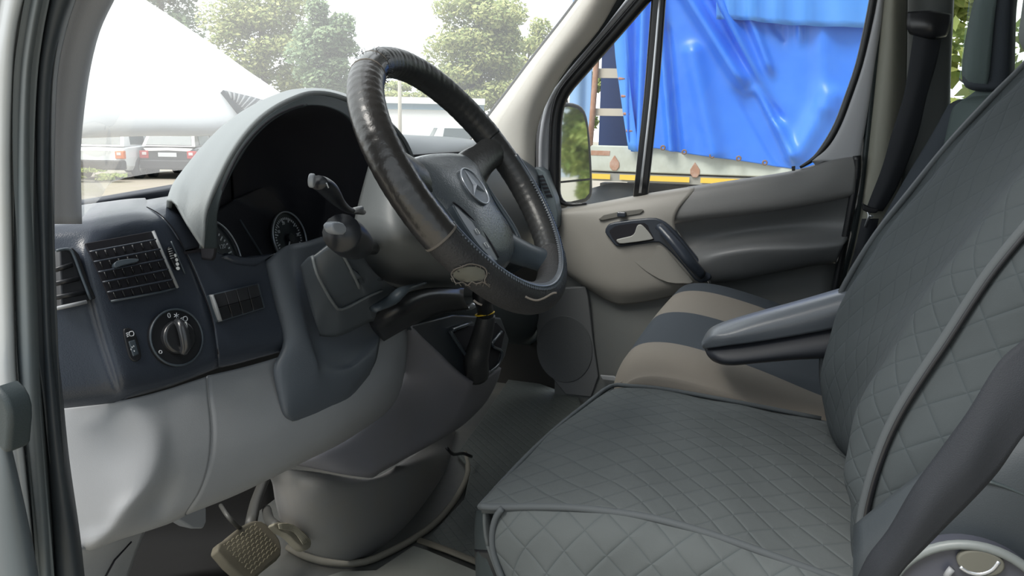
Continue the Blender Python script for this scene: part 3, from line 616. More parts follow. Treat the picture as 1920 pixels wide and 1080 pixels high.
# centre console
CS = lambda *a: [P(px, py, y=y) for px, py, y in a]
surf('centre_console', [
    CS((742, 616, .27), (764, 609, .205), (800, 640, .20), (840, 682, .195), (870, 710, .19), (886, 716, .185), (912, 708, .19), (940, 690, .20)),
    CS((745, 690, .27), (770, 660, .23), (800, 690, .225), (832, 718, .22), (862, 736, .215), (880, 742, .21), (905, 736, .215), (932, 716, .22)),
    CS((730, 740, .30), (750, 720, .27), (775, 742, .255), (800, 768, .25), (826, 790, .245), (850, 800, .24), (876, 790, .25), (905, 762, .26)),
    CS((640, 820, .31), (665, 812, .28), (700, 820, .265), (735, 838, .26), (765, 846, .255), (790, 842, .26), (815, 830, .28), (850, 806, .30)),
    CS((560, 850, .34), (590, 850, .30), (625, 860, .28), (665, 874, .27), (700, 882, .265), (722, 878, .27), (745, 868, .28), (785, 845, .31)),
    CS((500, 880, .36), (540, 872, .33), (585, 878, .31), (640, 889, .285), (690, 896, .28), (702, 894, .285), (714, 886, .29), (740, 872, .32))], M['console'], dash, nu=4, nv=4, th=.008)
gb = plate('gear_bezel', [P(*q, y=.20) for q in ((766, 611), (850, 590), (940, 596), (955, 636), (948, 668), (936, 690), (912, 708), (886, 714), (866, 704), (830, 672))], mat('gear bezel', (.045, .055, .065), .3), dash, th=.03, bevel=.005, n=1)
plate('gear_well', [P(*q, y=.198) for q in ((848, 626), (870, 612), (930, 604), (946, 622), (940, 650), (932, 682), (912, 698), (892, 700), (872, 672))], M['void'], dash, th=.003, rise=.001, bevel=.001)
tube('bezel_rim', [P(*q, y=.194) for q in ((884, 606), (850, 618), (847, 626), (872, 664), (892, 696), (912, 700), (934, 684), (941, 660), (928, 652), (922, 645), (940, 622))], .004, mat('bezel rim', (.06, .075, .09), .2, spec=.7), dash, seg=8, n=3)
# ------------------------------------------------------------------ engine tunnel
tun = E('engine_tunnel', 'rounded dusty grey plastic hump on the floor below the console', 'trim cover', (.9, .4, .88))
surf('cover', [
    CS((498, 884, .37), (540, 880, .345), (600, 886, .31), (660, 896, .295), (700, 896, .295), (745, 872, .32), (790, 840, .36), (850, 800, .42)),
    CS((510, 905, .38), (540, 902, .345), (600, 912, .30), (660, 915, .285), (720, 900, .29), (780, 872, .31), (830, 850, .35), (868, 838, .42)),
    CS((516, 940, .40), (545, 950, .35), (600, 960, .31), (660, 960, .29), (730, 945, .29), (790, 910, .31), (840, 880, .35), (866, 862, .43)),
    CS((528, 985, .42), (555, 1000, .36), (610, 1012, .32), (670, 1012, .30), (740, 990, .30), (800, 950, .32), (846, 910, .36), (868, 880, .45)),
    CS((545, 1020, .43), (570, 1035, .37), (620, 1048, .34), (680, 1050, .325), (745, 1022, .32), (800, 980, .34), (850, 930, .38), (872, 895, .46))], M['tunnel'], tun, nu=4, nv=4, th=.01)
fl = [P(*q, z=.884) for q in ((540, 1026), (575, 1044), (622, 1055), (682, 1054), (740, 1030), (785, 1004), (822, 975), (858, 930), (878, 885), (872, 850))]
tube('foot_flange', fl, .007, mat('dusty flange', (.17, .16, .13), .7), tun, seg=8, n=3)
tube('scuff_edge', [P(*q, y=.293) for q in ((642, 934), (672, 926), (696, 912))], .0022, M['grey'], tun, seg=6, n=3)
# cable stub on the floor
t = tube('wiring_plug', [P(838, 840, z=.98), P(850, 852, z=.95), P(868, 850, z=.93), P(884, 856, z=.91)], .004, M['black'], None, seg=6, n=3); tag(t, 'small black wiring plug lying loose beside the grey floor hump', 'cable')
# ------------------------------------------------------------------ mats and floor details
mt = [P(*q, z=.889) for q in ((800, 1010), (870, 935), (882, 880), (856, 850), (900, 790), (960, 700), (1085, 745), (1100, 790), (1000, 900), (930, 1000), (900, 1058))]
def flat_mat(name, pts, m, label, cat):
    z = pts[0].z; k = len(pts); v = [V((p.x, p.y, z)) for p in pts]+[V((p.x, p.y, z-.008)) for p in pts]
    o = mk(name, v, [tuple(range(k)), tuple(range(2*k-1, k-1, -1))]+[(i, (i+1) % k, (i+1) % k+k, i+k) for i in range(k)], m, None, False, uvs=[(p.x, p.y) for p in v])
    b = o.modifiers.new('bevel', 'BEVEL'); b.width = .003; b.segments = 2; tag(o, label, cat); return o
flat_mat('floor_mat', mt, M['matm'], 'diamond patterned rubber floor mat in the passenger footwell', 'mat')
mt = [P(*q, z=.889) for q in ((300, 1200), (520, 1110), (640, 1070), (705, 1068), (775, 1022), (800, 1030), (900, 1072), (960, 1200))]
flat_mat('floor_mat', mt, mat('dusty rubber mat', (.19, .20, .18), .65, dirt=.5, dirtcol=(.15, .14, .12)), 'plain dusty grey rubber mat in front of the driver seat', 'mat')
t = tube('mat_edge_strip', [P(786, 1013, z=.893), P(840, 1032, z=.893), P(905, 1058, z=.893)], .008, mat('worn strip', (.12, .11, .085), .7), None, seg=8, flat=.6); tag(t, 'raised brown strip across the floor between the two rubber mats', 'floor strip')
# footwell interior
kp = E('kick_panel', 'grey plastic kick panel beneath the left end of the dashboard', 'trim panel', (.15, .45, .95))
surf('panel', [[P(110, 1026, y=0.310), P(160, 1028, y=0.310), P(220, 1010, y=0.320), P(275, 990, y=0.350)], [P(110, 1060, y=0.330), P(160, 1060, y=0.330), P(215, 1050, y=0.340), P(255, 1040, y=0.370)], [P(110, 1130, y=0.350), P(160, 1130, y=0.350), P(200, 1120, y=0.360), P(230, 1110, y=0.390)]], M['grey'], kp)
tube('seam', [P(246, 1016, y=0.342), P(215, 1050, y=0.338), P(196, 1085, y=0.342)], .0012, M['void'], kp, seg=6)
t = plate('support_bracket', [P(*q, y=.42) for q in ((318, 966), (345, 955), (372, 945), (388, 950), (388, 978), (382, 992), (362, 992))], M['grey'], None, th=.03, bevel=.004); tag(t, 'small pale bracket hanging under the dashboard left of the pedals', 'bracket')
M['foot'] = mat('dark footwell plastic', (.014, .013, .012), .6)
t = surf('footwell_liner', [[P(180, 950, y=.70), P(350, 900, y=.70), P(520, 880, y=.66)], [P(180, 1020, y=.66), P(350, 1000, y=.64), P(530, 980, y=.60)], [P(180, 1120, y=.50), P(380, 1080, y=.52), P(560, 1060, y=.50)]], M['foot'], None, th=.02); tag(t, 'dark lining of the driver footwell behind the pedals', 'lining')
t = tube('cable_loop', [P(414, 948, y=.5), P(425, 965, y=.46), P(440, 982, y=.45), P(450, 990, y=.46)], .004, M['steel'], None, seg=8, n=3); tag(t, 'thin dark cable curving down behind the large brake pedal', 'cable')
pd = E('brake_pedal', 'large worn brake pedal with woven tread, lower left on the floor', 'pedal', tuple(P(460, 1040, y=.44)))
plate('pad', [P(a, b, y=y) for a, b, y in ((408, 1030, .43), (424, 1010, .445), (445, 992, .455), (470, 977, .46), (490, 976, .455), (508, 988, .44), (526, 1012, .42), (528, 1040, .405), (512, 1056, .40), (492, 1072, .395), (478, 1084, .395), (458, 1082, .40))], M['pedal'], pd, th=.02, bevel=.005, n=2)
m = MB()
for i in range(14):
    for j in range(10):
        u, v = i/13, j/9; a = V((422, 1022)).lerp(V((478, 984)), u); b = V((472, 1072)).lerp(V((520, 1028)), u); q = a.lerp(b, v)
        yy = .43+.02*u-.035*v-.004; c = P(q.x, q.y, y=yy); s = 1 if (i+j) % 2 else -1
        m.tube([c+V((-.0022, 0, -.0018*s)), c+V((.0022, 0, .0018*s))], .0008, 5)
m.build('tread', mat('pedal tread', (.20, .18, .12), .8), pd)
tube('arm', [P(470, 985, y=.47), P(480, 940, y=.52), P(500, 890, y=.58)], .011, M['steel'], pd, seg=8, n=3)
pa = E('accelerator_pedal', 'small ribbed accelerator pedal beside the grey hump', 'pedal', tuple(P(555, 1000, y=0.345)))
plate('pad', [P(a, b, y=y) for a, b, y in ((513, 984, 0.355), (524, 978, 0.355), (548, 982, 0.350), (570, 996, 0.340), (584, 1012, 0.330), (583, 1026, 0.325), (573, 1031, 0.325), (562, 1026, 0.330), (545, 1008, 0.340), (528, 996, 0.350))], mat('dusty pedal', (.20, .185, .14), .7), pa, th=.015, bevel=.004, n=2)
for k in range(6):
    u = k/6; tube('rib', [P(522+u*2, 983+u*9, y=0.348), P(550, 985+u*14, y=0.342), P(582-u*16, 1014+u*8, y=0.327)], .0012, mat('pedal rib', (.27, .25, .19), .7), pa, seg=6, n=3)
tube('arm', [P(520, 988, y=0.365), P(505, 975, y=0.405), P(500, 955, y=.52)], .009, M['steel'], pa, seg=8, n=3)

# ------------------------------------------------------------------ steering column
M['binn2'] = mat('pale edge grey', (.13, .145, .155), .45)  # paler grey for the lines along the shroud's ridges
col = E('steering_column', 'grey and dark plastic steering column shroud behind the wheel, carrying the stalks', 'steering column', tuple(P(700, 480, y=.13)))
surf('upper_shroud', [CS((693, 302, .17), (718, 310, .13), (750, 330, .10), (800, 360, .08), (850, 380, .07)), CS((672, 380, .165), (705, 375, .125), (745, 385, .09), (800, 400, .07), (850, 410, .06)), CS((663, 425, .16), (700, 430, .12), (745, 450, .08), (800, 460, .06), (860, 460, .05)),
                        CS((668, 468, .165), (700, 476, .14), (750, 490, .11), (810, 500, .095), (870, 500, .09)), CS((688, 510, .215), (720, 524, .20), (770, 538, .18), (830, 542, .17), (890, 540, .17)), CS((720, 536, .28), (750, 548, .27), (790, 558, .26), (840, 560, .26), (890, 558, .26))], mat('column shroud grey', (.125, .135, .14), .5, grain=.1), col, nu=4, nv=4, th=.006)
surf('lower_shroud', [CS((563, 498, .19), (578, 482, .165), (588, 480, .155), (625, 455, .135), (634, 456, .13), (672, 470, .125), (690, 500, .13)),
                      CS((570, 530, .19), (592, 514, .16), (600, 512, .15), (645, 490, .13), (654, 490, .128), (688, 500, .125), (712, 520, .13)),
                      CS((582, 575, .19), (612, 556, .16), (622, 556, .15), (668, 526, .13), (676, 530, .128), (706, 528, .13), (740, 540, .14)),
                      CS((592, 605, .19), (622, 585, .17), (636, 580, .16), (678, 562, .145), (692, 556, .14), (722, 548, .14), (760, 552, .15)),
                      CS((600, 630, .20), (625, 632, .185), (650, 625, .175), (690, 605, .165), (705, 600, .16), (735, 580, .16), (770, 570, .17))], mat('column lower plastic', (.060, .072, .085), .4, grain=.1), col, nu=4, nv=4, th=.006)
tube('shroud_edge', [P(a, b, y=y) for a, b, y in ((586, 481, .153), (594, 512, .147), (608, 540, .147), (624, 567, .15), (641, 580, .155), (690, 556, .138), (716, 545, .136))], .0022, M['binn2'], col, seg=6, n=3)
tube('shroud_edge', [P(a, b, y=y) for a, b, y in ((625, 456, .132), (645, 482, .127), (662, 514, .125), (674, 540, .13))], .0022, M['binn2'], col, seg=6, n=3)
surf('column_tube', [CS((690, 600, .17), (740, 560, .13), (800, 540, .12), (870, 540, .12)), CS((700, 620, .17), (750, 590, .12), (810, 560, .11), (870, 560, .11)), CS((720, 640, .19), (770, 612, .15), (820, 590, .14), (880, 580, .14))], M['black'], col, th=.01)
stk = mat('stalk black', (.014, .016, .020), .35)
s1 = tube('wiper_stalk', [P(680, 398, y=.11), P(655, 394, y=.10), P(636, 380, y=.09), P(620, 360, y=.085), P(608, 348, y=.08), P(596, 342, y=.078)], [.0045, .005, .0075, .011, .0115, .0105], stk, col, seg=14, n=4, flat=.75)
plate('stalk_button', circ(P(590, 339, y=.073), V((.92, .35, .1)).normalized(), V((-.05, -.1, 1)).normalized(), .0075, 20), mat('stalk end', (.30, .32, .34), .4), s1, th=.006, bevel=.002)
tube('stalk_mark', [P(612, 343, y=.068), P(616, 352, y=.068)], .0008, M['sym'], s1, seg=5)
tube('stalk_base', [P(664, 394, y=.098), P(678, 391, y=.098)], .0035, M['grey'], s1, seg=8)
s2 = tube('indicator_stalk', [P(700, 466, y=.12), P(684, 464, y=.105), P(672, 458, y=.08), P(655, 448, y=.065), P(640, 436, y=.055)], [.0085, .0095, .018, .022, .021], stk, col, seg=16, n=4)
plate('stalk_button', [P(a, b, y=.035) for a, b in ((624, 420), (634, 416), (646, 419), (652, 430), (646, 440), (632, 439), (625, 431))], mat('stalk end face', (.26, .28, .31), .4), s2, th=.012, bevel=.003, n=2)
tube('adjusting_lever', [P(700, 580, y=.13), P(735, 562, y=.12), P(755, 545, y=.11), P(775, 537, y=.105), P(796, 530, y=.10)], [.008, .012, .010, .006, .004], M['dash2'], col, seg=10, n=3, flat=.6)

# ------------------------------------------------------------------ gear lever
gl = E('gear_lever', 'black leather gear lever with thin yellow ring, partly behind the steering wheel', 'gear lever', tuple(P(895, 690, y=.19)))
tube('boot', [P(893, 700, y=.19), P(893, 672, y=.175), P(900, 645, y=.165), P(908, 612, y=.15), P(912, 590, y=.145)], [.027, .025, .022, .0195, .0175], mat('lever leather', (.035, .037, .04), .5, grain=.6, gscale=200), gl, seg=18, n=4)
rc_ = P(909, 588, y=.145)
mk('yellow_ring', *tube_v(circ(rc_, V((1, 0, 0)), V((0, .97, -.2)), .0185, 32), .0016, 8, True), M['yellow'], gl)
tube('knob', [P(911, 588, y=.145), P(908, 572, y=.14), P(906, 556, y=.137), P(905, 540, y=.135)], [.0165, .016, .021, .018], M['black'], gl, seg=18, n=4)
t = tube('metal_lever', [P(872, 578, y=.20), P(884, 574, y=.19), P(896, 570, y=.19)], [.006, .007, .004], M['chrome'], None, seg=8); tag(t, 'small metal lever tip showing below the wheel beside the gear lever', 'lever')

# ------------------------------------------------------------------ steering wheel
T = math.radians(36); WC = V((.479, -.006, 1.632)); wr_ = V((1, 0, 0)); ww = V((0, math.sin(T), math.cos(T))); wn_ = V((0, -math.cos(T), math.sin(T)))
def W(a, b, c=0): return WC + wr_*a + ww*b + wn_*c
wheel = E('steering_wheel', 'black steering wheel in a worn torn leather cover, three-pointed star emblem on its hub', 'steering wheel', tuple(WC))
WR = .178
def arc(name, a0, a1, r, m, closed=False, n=None, wr=0, seg=20, R=WR, cz=0, parent=None):
    n = n or max(6, int(abs(a1-a0)/2.5)); k = n if closed else n+1
    pts = []; rr = []
    for i in range(k):
        a = math.radians(a0+(a1-a0)*i/n); pts.append(W(R*math.cos(a), R*math.sin(a), cz)); rr.append(r*(1+wr*(math.sin(a*97)+.6*math.sin(a*61+1)+.5*math.sin(a*23))))
    v, f = tube_v(pts, rr, seg, closed); return mk(name, v, f, m, parent or wheel)
arc('rim', 0, 360, .0165, M['rimm'], True, 120)
arc('leather_cover', 122, 202, .0215, M['leather'], n=260, wr=.005)
arc('leather_cover', 112, 123, .0205, mat('glossy black tape', (.03, .03, .03), .18, spec=.8), n=16)
M['topl'] = mat('soft black leather', (.030, .031, .032), .38, grain=.4, gscale=200)
arc('leather_cover', 20, 113, .0196, M['topl'], n=120, wr=.008)
arc('leather_cover', -52, 20, .0190, M['topl'], n=100, wr=.008)
arc('perforated_cover', 199, 310, .0205, M['perf'], n=120, wr=.004)
for a, r in ((122.5, .0220), (112, .0208), (201.6, .0220)):
    arc('cover_hem', a-.4, a+.4, r, M['fray'], n=6)
# folded over-cover edge and loose threads
m = MB()
for k in range(60):
    a = math.radians(112+random.uniform(-1.2, 1.2)); b = random.uniform(0, 2*math.pi); rad = W(math.cos(a), math.sin(a))-WC
    c = W(WR*math.cos(a), WR*math.sin(a)) + (rad*math.cos(b)+wn_*math.sin(b))*.0205; o2 = (rad*math.cos(b)+wn_*math.sin(b))
    m.tube([c, c+o2*.003+V((random.uniform(-.001, .001),)*3), c+o2*.0035+V((random.uniform(-.003, .003), random.uniform(-.003, .003), random.uniform(-.003, .003)))], .0003, 4)
m.build('frayed_threads', M['black'], wheel)
# lacing along the inner edge
m = MB(); m2 = MB()
for k in range(96):
    a = math.radians(206+k*1.52); rad = W(math.cos(a), math.sin(a))-WC; tg = W(-math.sin(a), math.cos(a))-WC
    c = W(WR*math.cos(a), WR*math.sin(a)); rr_ = .0208
    def on(b): return c - rad*math.cos(b)*rr_ + wn_*math.sin(b)*rr_
    m.tube([on(1.62)-tg*.0012, on(1.35)-tg*.0003, on(1.08)+tg*.0012], .0011, 6)
m.build('lacing', mat('lacing thread', (.12, .14, .165), .35), wheel)
m = []
for b in (1.35,):
    pts = [W(WR*math.cos(a), WR*math.sin(a)) - (W(math.cos(a), math.sin(a))-WC)*math.cos(b)*.0192 + wn_*math.sin(b)*.0192 for a in [math.radians(200+2*k) for k in range(84)]]
    tube('inner_seam', pts, .0032, mat('seam leather highlight', (.06, .072, .088), .28, spec=.6), wheel, seg=8)  # lighter bluish tone puts the highlight into the seam's colour
# tear with frayed edge, on the lower near side
a = math.radians(216); 
tc_ = P(882, 515, pl=(WC+wn_*.0, FW)); q0 = P(882, 517, pl=(W(WR*math.cos(math.radians(217)), WR*math.sin(math.radians(217))), FW), off=.0203)
q0 = P(880, 517, pl=(W(WR*math.cos(math.radians(221)), WR*math.sin(math.radians(221))), FW), off=.0212)
hx = RT; hy = UP
def tp(px, py, o=0):
    # project onto the cover tube around its axis
    base = P(px, py, pl=(q0, FW)); dd = (base-CAM).normalized(); lo_, hi_ = -.05, .05; best = base
    for k in range(200):
        p = base + dd*(lo_+(hi_-lo_)*k/199); l = p-WC; lx, ly, lz = l.dot(wr_), l.dot(ww), l.dot(wn_)
        if math.hypot(math.hypot(lx, ly)-WR, lz) < .0208+o: best = p; break
    return best
tl = [(850, 511), (862, 503), (878, 500), (895, 500), (908, 507), (911, 517), (905, 525), (890, 527), (876, 529), (860, 526), (850, 520)]
tpz = [tp(*q, .0006) for q in tl]; c0 = tp(882, 514, .0012)
mid1 = [tp((x+882)/2, (y+514)/2, .0009) for x, y in tl]
k = len(tpz)
v = tpz+mid1+[c0]; f = [(i, (i+1) % k, (i+1) % k+k, i+k) for i in range(k)]+[(i+k, (i+1) % k+k, 2*k) for i in range(k)]
tear = mk('torn_patch', v, f, M['foam'], wheel)
tl2 = [(846, 514), (853, 505), (866, 500), (880, 495), (896, 497), (909, 503), (913, 514), (908, 527), (915, 535), (905, 529), (893, 532), (885, 528), (877, 535), (868, 529), (855, 531), (850, 522)]
tube('torn_edge', [tp(*q, .001) for q in tl2], .0008, M['fray'], tear, seg=6, closed=True, n=3)
m = MB()
for k in range(46):
    i = random.randrange(len(tl2)); x, y = tl2[i]; x += random.uniform(-5, 5); y += random.uniform(-3, 3)
    m.tube([tp(x, y, .001), tp(x+random.uniform(-6, 6), y+random.uniform(-2, 7), .002)], .0004, 4)
m.build('loose_threads', M['fray'], tear)
tube('lower_tear', [tp(888, 563, .001), tp(896, 569, .001), tp(904, 572, .001)], .0012, M['fray'], wheel, seg=6)
tube('worn_edge', [tp(*q, .0012) for q in ((985, 556), (996, 561), (1008, 563), (1022, 558), (1036, 550), (1044, 549))], .0012, M['fray'], wheel, seg=6, n=3)
# airbag cover: outline in wheel plane, domed
ho = [(-.098, .030), (-.085, .046), (-.05, .052), (0, .054), (.05, .052), (.085, .046), (.098, .030), (.094, .005), (.078, -.025), (.070, -.055), (.072, -.085), (.062, -.104), (.035, -.118), (0, -.124), (-.035, -.118), (-.062, -.104), (-.072, -.085), (-.070, -.055), (-.078, -.025), (-.094, .005)]
ho = [(V((a, b, 0))) for a, b in ho]; ho = cr1(ho, 4, True)
cc = V((0, -.018, 0)); rings = []
for s, h in ((1.0, -.060), (1.0, -.032), (.965, -.020), (.90, -.012), (.78, -.007), (.55, -.003), (.3, -.001), (.08, -.0005)):
    rings.append([W(*(cc+(p-cc)*s).xy, h) for p in ho])
k = len(ho); v = [p for r in rings for p in r]; f = [(i*k+j, i*k+(j+1) % k, (i+1)*k+(j+1) % k, (i+1)*k+j) for i in range(len(rings)-1) for j in range(k)]; f.append(tuple((len(rings)-1)*k+j for j in range(k))); f.append(tuple(range(k)))
hub = mk('airbag_cover', v, f, M['hub'], wheel)
# spokes
for s in (1, -1):
    tube('spoke', [W(s*.060, .012, -.030), W(s*.098, .026, -.022), W(s*.130, .034, -.012), W(s*.158, .040, -.004), W(s*.176, .044, 0)], [.032, .028, .023, .024, .030], M['topl'], wheel, seg=16, n=4, flat=.62, upv=wn_.copy())
    tube('spoke', [W(s*.040, -.080, -.030), W(s*.062, -.108, -.020), W(s*.082, -.130, -.010), W(s*.098, -.148, 0)], [.028, .024, .021, .024], M['dash2'], wheel, seg=16, n=4, flat=.62, upv=wn_.copy())
    tube('silver_trim', [W(s*.088, -.004, -.015), W(s*.084, -.035, -.014), W(s*.085, -.065, -.014), W(s*.082, -.090, -.014), W(s*.066, -.113, -.014)], [.003, .005, .006, .005, .003], M['dash2'], wheel, seg=8, n=3, flat=.6, upv=wn_.copy())
# button pad on the near lower side
bp = plate('button_pad', [W(*q, -.010) for q in ((-.072, -.028), (-.060, -.040), (-.047, -.062), (-.042, -.085), (-.046, -.112), (-.062, -.108), (-.074, -.086), (-.076, -.055))], M['dash2'], wheel, th=.01, rise=.004, bevel=.002, n=3)
tube('pad_groove', [W(*q, -.0055) for q in ((-.070, -.026), (-.057, -.038), (-.044, -.060), (-.039, -.085), (-.043, -.110))], .0012, M['void'], bp, seg=6, n=3)
for q in ((-.056, -.070), (-.055, -.090)):
    tube('button_mark', [W(q[0]+a, q[1]+b, -.0050) for a, b in ((-.003, -.0035), (.003, -.0035), (.003, .0035), (-.003, .0035))], .0005, M['white'], bp, seg=5, closed=True)
# emblem: ring and three-pointed star
ec = W(.004, -.013, .0008)
eb = plate('emblem', circ(ec, wr_, ww, .0265, 40), mat('emblem recess', (.16, .18, .21), .4, metal=.2, grain=.4, gscale=900), wheel, th=.002, rise=.0006, bevel=0)
mk('emblem_ring', *tube_v(circ(ec+wn_*.001, wr_, ww, .027, 48), .0012, 8, True), M['emb'], eb)
vs = []; fs = []
for k in range(3):
    a = math.radians(90+120*k); d1 = wr_*math.cos(a)+ww*math.sin(a); d2 = wn_.cross(d1)
    b = len(vs); vs += [ec+wn_*.0045, ec+d1*.0255+wn_*.0012, ec+d1.lerp(d2, 0)*.004*.5+d2*.0045*.7+wn_*.0008, ec+d1*.002-d2*.0032+wn_*.0008]; fs += [(b, b+1, b+2), (b, b+3, b+1)]
mk('star', vs, fs, M['emb'], eb, smooth=False)

# ------------------------------------------------------------------ driver seat
seat = E('driver_seat', 'driver seat under a charcoal quilted cover, armrest folded down', 'seat', (.62, -.35, .9))
xs = [.35, .42, .52, .62, .72, .80, .86]
cn_ = [(-.079, 1.253), (-.146, 1.266), (-.241, 1.277), (-.33, 1.273), (-.414, 1.259), (-.54, 1.24)]
cf_ = [(-.124, 1.246), (-.160, 1.252), (-.222, 1.254), (-.356, 1.246), (-.474, 1.237), (-.56, 1.23)]
rows = []
for x in xs:
    u = (x-.35)/.51; r = []
    for k, (a, b) in enumerate(zip(cn_, cf_)):
        y = a[0]*(1-u)+b[0]*u; z = a[1]*(1-u)+b[1]*u + math.sin(u*math.pi)*(.010 if 0 < k < 5 else .002)
        r.append(V((x, y - (.012*math.sin(u*math.pi) if k == 0 else 0)*-1, z)))
    rows.append(r)
def wr_disp(v, i, j): return V((0, 0, .0022*math.sin(v.x*26+3*math.sin(v.y*9))*math.sin(v.y*31+v.x*9)))
surf('cushion_cover', rows, M['cover'], seat, nu=8, nv=6, th=.012, disp=wr_disp)
tube('cushion_piping', [P(*q, x=.347) for q in ((901, 949), (930, 951), (1000, 950), (1075, 952), (1150, 960), (1225, 972), (1300, 992), (1375, 1016), (1450, 1043), (1530, 1072), (1610, 1100))], .0045, M['piping'], seat, seg=8, n=3)
tube('cushion_piping', [V((x, -.079-.045*(x-.35)/.51-.0+.012*math.sin((x-.35)/.51*math.pi), 1.25)) for x in (.35, .45, .55, .65, .75, .86)]+[V((.862, y, z+.002)) for y, z in ((-.16, 1.252), (-.222, 1.254), (-.356, 1.246), (-.474, 1.237))], .004, M['piping'], seat, seg=8, n=3)
surf('side_cover', [[P(a, b, x=x) for a, b, x in r] for r in (
    [(926, 953, .35), (1000, 951, .348), (1150, 960, .346), (1300, 992, .346), (1450, 1042, .346), (1640, 1108, .346)],
    [(925, 985, .345), (1000, 985, .335), (1150, 995, .33), (1300, 1030, .33), (1450, 1080, .33), (1640, 1140, .33)],
    [(921, 1020, .345), (1000, 1025, .328), (1150, 1040, .322), (1300, 1075, .322), (1450, 1120, .322), (1640, 1190, .322)],
    [(948, 1095, .345), (1010, 1100, .325), (1150, 1110, .32), (1300, 1140, .32), (1450, 1180, .32), (1640, 1240, .32)])], M['cover'], seat, nu=6, nv=5, disp=lambda v, i, j: V((.0015*math.sin(v.y*60+v.z*40), 0, 0)))
tube('side_piping', [P(a, b, x=.342) for a, b in ((942, 953), (930, 970), (923, 1000), (926, 1040), (946, 1095))], .004, M['piping'], seat, seg=8, n=3)
surf('seat_base', [[P(893, 958, x=.44), P(905, 956, x=.40), P(940, 956, x=.365), P(1050, 960, x=.36)], [P(889, 1000, x=.44), P(900, 1002, x=.40), P(930, 1004, x=.37), P(1050, 1010, x=.36)], [P(893, 1100, x=.44), P(905, 1105, x=.40), P(945, 1110, x=.37), P(1050, 1110, x=.36)]], M['lip'], seat, th=.01)
surf('base_trim', [[P(889, 1030, x=.435), P(902, 1031, x=.395), P(926, 1033, x=.362)], [P(893, 1064, x=.435), P(908, 1066, x=.395), P(936, 1070, x=.362)], [P(898, 1100, x=.435), P(914, 1104, x=.395), P(950, 1110, x=.362)]], M['black'], seat, th=.01)
box('seat_box', (.62, -.34, 1.03), .20, .20, .14, M['foot'], seat, .02)
surf('cushion_front', [[V((x, -.085-.045*(x-.35)/.51+.01*math.sin((x-.35)/.51*math.pi), 1.248)) for x in (.352, .45, .55, .65, .75, .86)], [V((x, -.09-.045*(x-.35)/.51, 1.20)) for x in (.352, .45, .55, .65, .75, .86)], [V((x, -.12-.045*(x-.35)/.51, 1.13)) for x in (.352, .45, .55, .65, .75, .86)]], M['cover'], seat)
surf('cushion_side', [[V((.866, y, z)) for y, z in ((-.125, 1.242), (-.222, 1.25), (-.356, 1.242), (-.50, 1.232))], [V((.87, y, z)) for y, z in ((-.125, 1.14), (-.222, 1.14), (-.356, 1.14), (-.50, 1.14))]], M['cover'], seat)
# backrest
BL = [(2030, -10), (1985, 45), (1920, 122), (1860, 182), (1780, 268), (1700, 366), (1640, 442), (1585, 530), (1556, 595), (1541, 660), (1541, 722), (1560, 800), (1618, 880), (1625, 960), (1630, 1100)]
BR = [(2190, 110), (2100, 220), (2010, 330), (1935, 412), (1862, 500), (1815, 568), (1772, 635), (1728, 700), (1690, 760), (1662, 815), (1642, 868), (1628, 915), (1617, 965), (1611, 1020), (1608, 1100)]
rows = []
for k, (a, b) in enumerate(zip(BL, BR)):
    pa_, pb_ = P(*a, x=.84), P(*b, x=.36)
    r = []
    for u in (0, .05, .2, .4, .6, .78, .9, 1.0):
        p = pa_.lerp(pb_, u); dep = {0: -.03, .05: -.008, .2: .010, .4: -.004, .6: -.010, .78: .006, .9: .020, 1.0: .012}[u]
        r.append(p + V((0, dep, 0)) if k < 12 else p+V((0, dep*.5, 0)))
    r[0] = pa_ ; r[-1] = pb_
    rows.append(r)
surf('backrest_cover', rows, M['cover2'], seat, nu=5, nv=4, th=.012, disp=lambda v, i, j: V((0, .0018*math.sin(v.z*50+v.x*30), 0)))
brs = [P(a, b, x=.36) for a, b in BR]
def brq(dx, dy, dz): return [p+V((dx, dy, dz)) for p in brs]
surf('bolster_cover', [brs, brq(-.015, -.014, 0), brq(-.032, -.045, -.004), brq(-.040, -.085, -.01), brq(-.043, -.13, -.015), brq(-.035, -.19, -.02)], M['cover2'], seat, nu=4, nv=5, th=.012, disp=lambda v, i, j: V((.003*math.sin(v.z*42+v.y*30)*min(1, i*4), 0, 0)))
bls = [P(a, b, x=.84) for a, b in BL]
surf('backrest_rear', [brq(-.035, -.19, -.02), [(a+b)*.5+V((0, -.20, -.02)) for a, b in zip(brs, bls)], [p+V((.0, -.13, -.02)) for p in bls], [p+V((.01, -.05, 0)) for p in bls], bls], M['armb'], seat, nu=4, nv=4, th=.01)
hc = P(1904, 20, x=.72) - V((.125, .055, 0))
hrd = box('headrest', (hc.x, hc.y, P(1904, 118, x=.72).z+.11), .125, .055, .11, mat('driver headrest fabric', (.13, .145, .14), .85, grain=.4), seat, .035)
hrd.modifiers['bevel'].segments = 5
for p in hrd.data.polygons: p.use_smooth = True
for dx in (-.06, .06): tube('headrest_post', [V((hc.x+dx, hc.y, P(1904, 118, x=.72).z-.08)), V((hc.x+dx, hc.y, P(1904, 118, x=.72).z+.02))], .006, M['chrome'], seat, seg=10)
tube('backrest_piping', [P(a, b, x=.352) for a, b in BR], .0052, M['piping'], seat, seg=10, n=3)
tube('backrest_piping', [P(a+6, b+4, x=.349) for a, b in BR[1:]], .0032, M['black'], seat, seg=8, n=3)
tube('backrest_piping', [P(a+2, b, x=.838) for a, b in BL[:12]], .004, M['piping'], seat, seg=8, n=3)
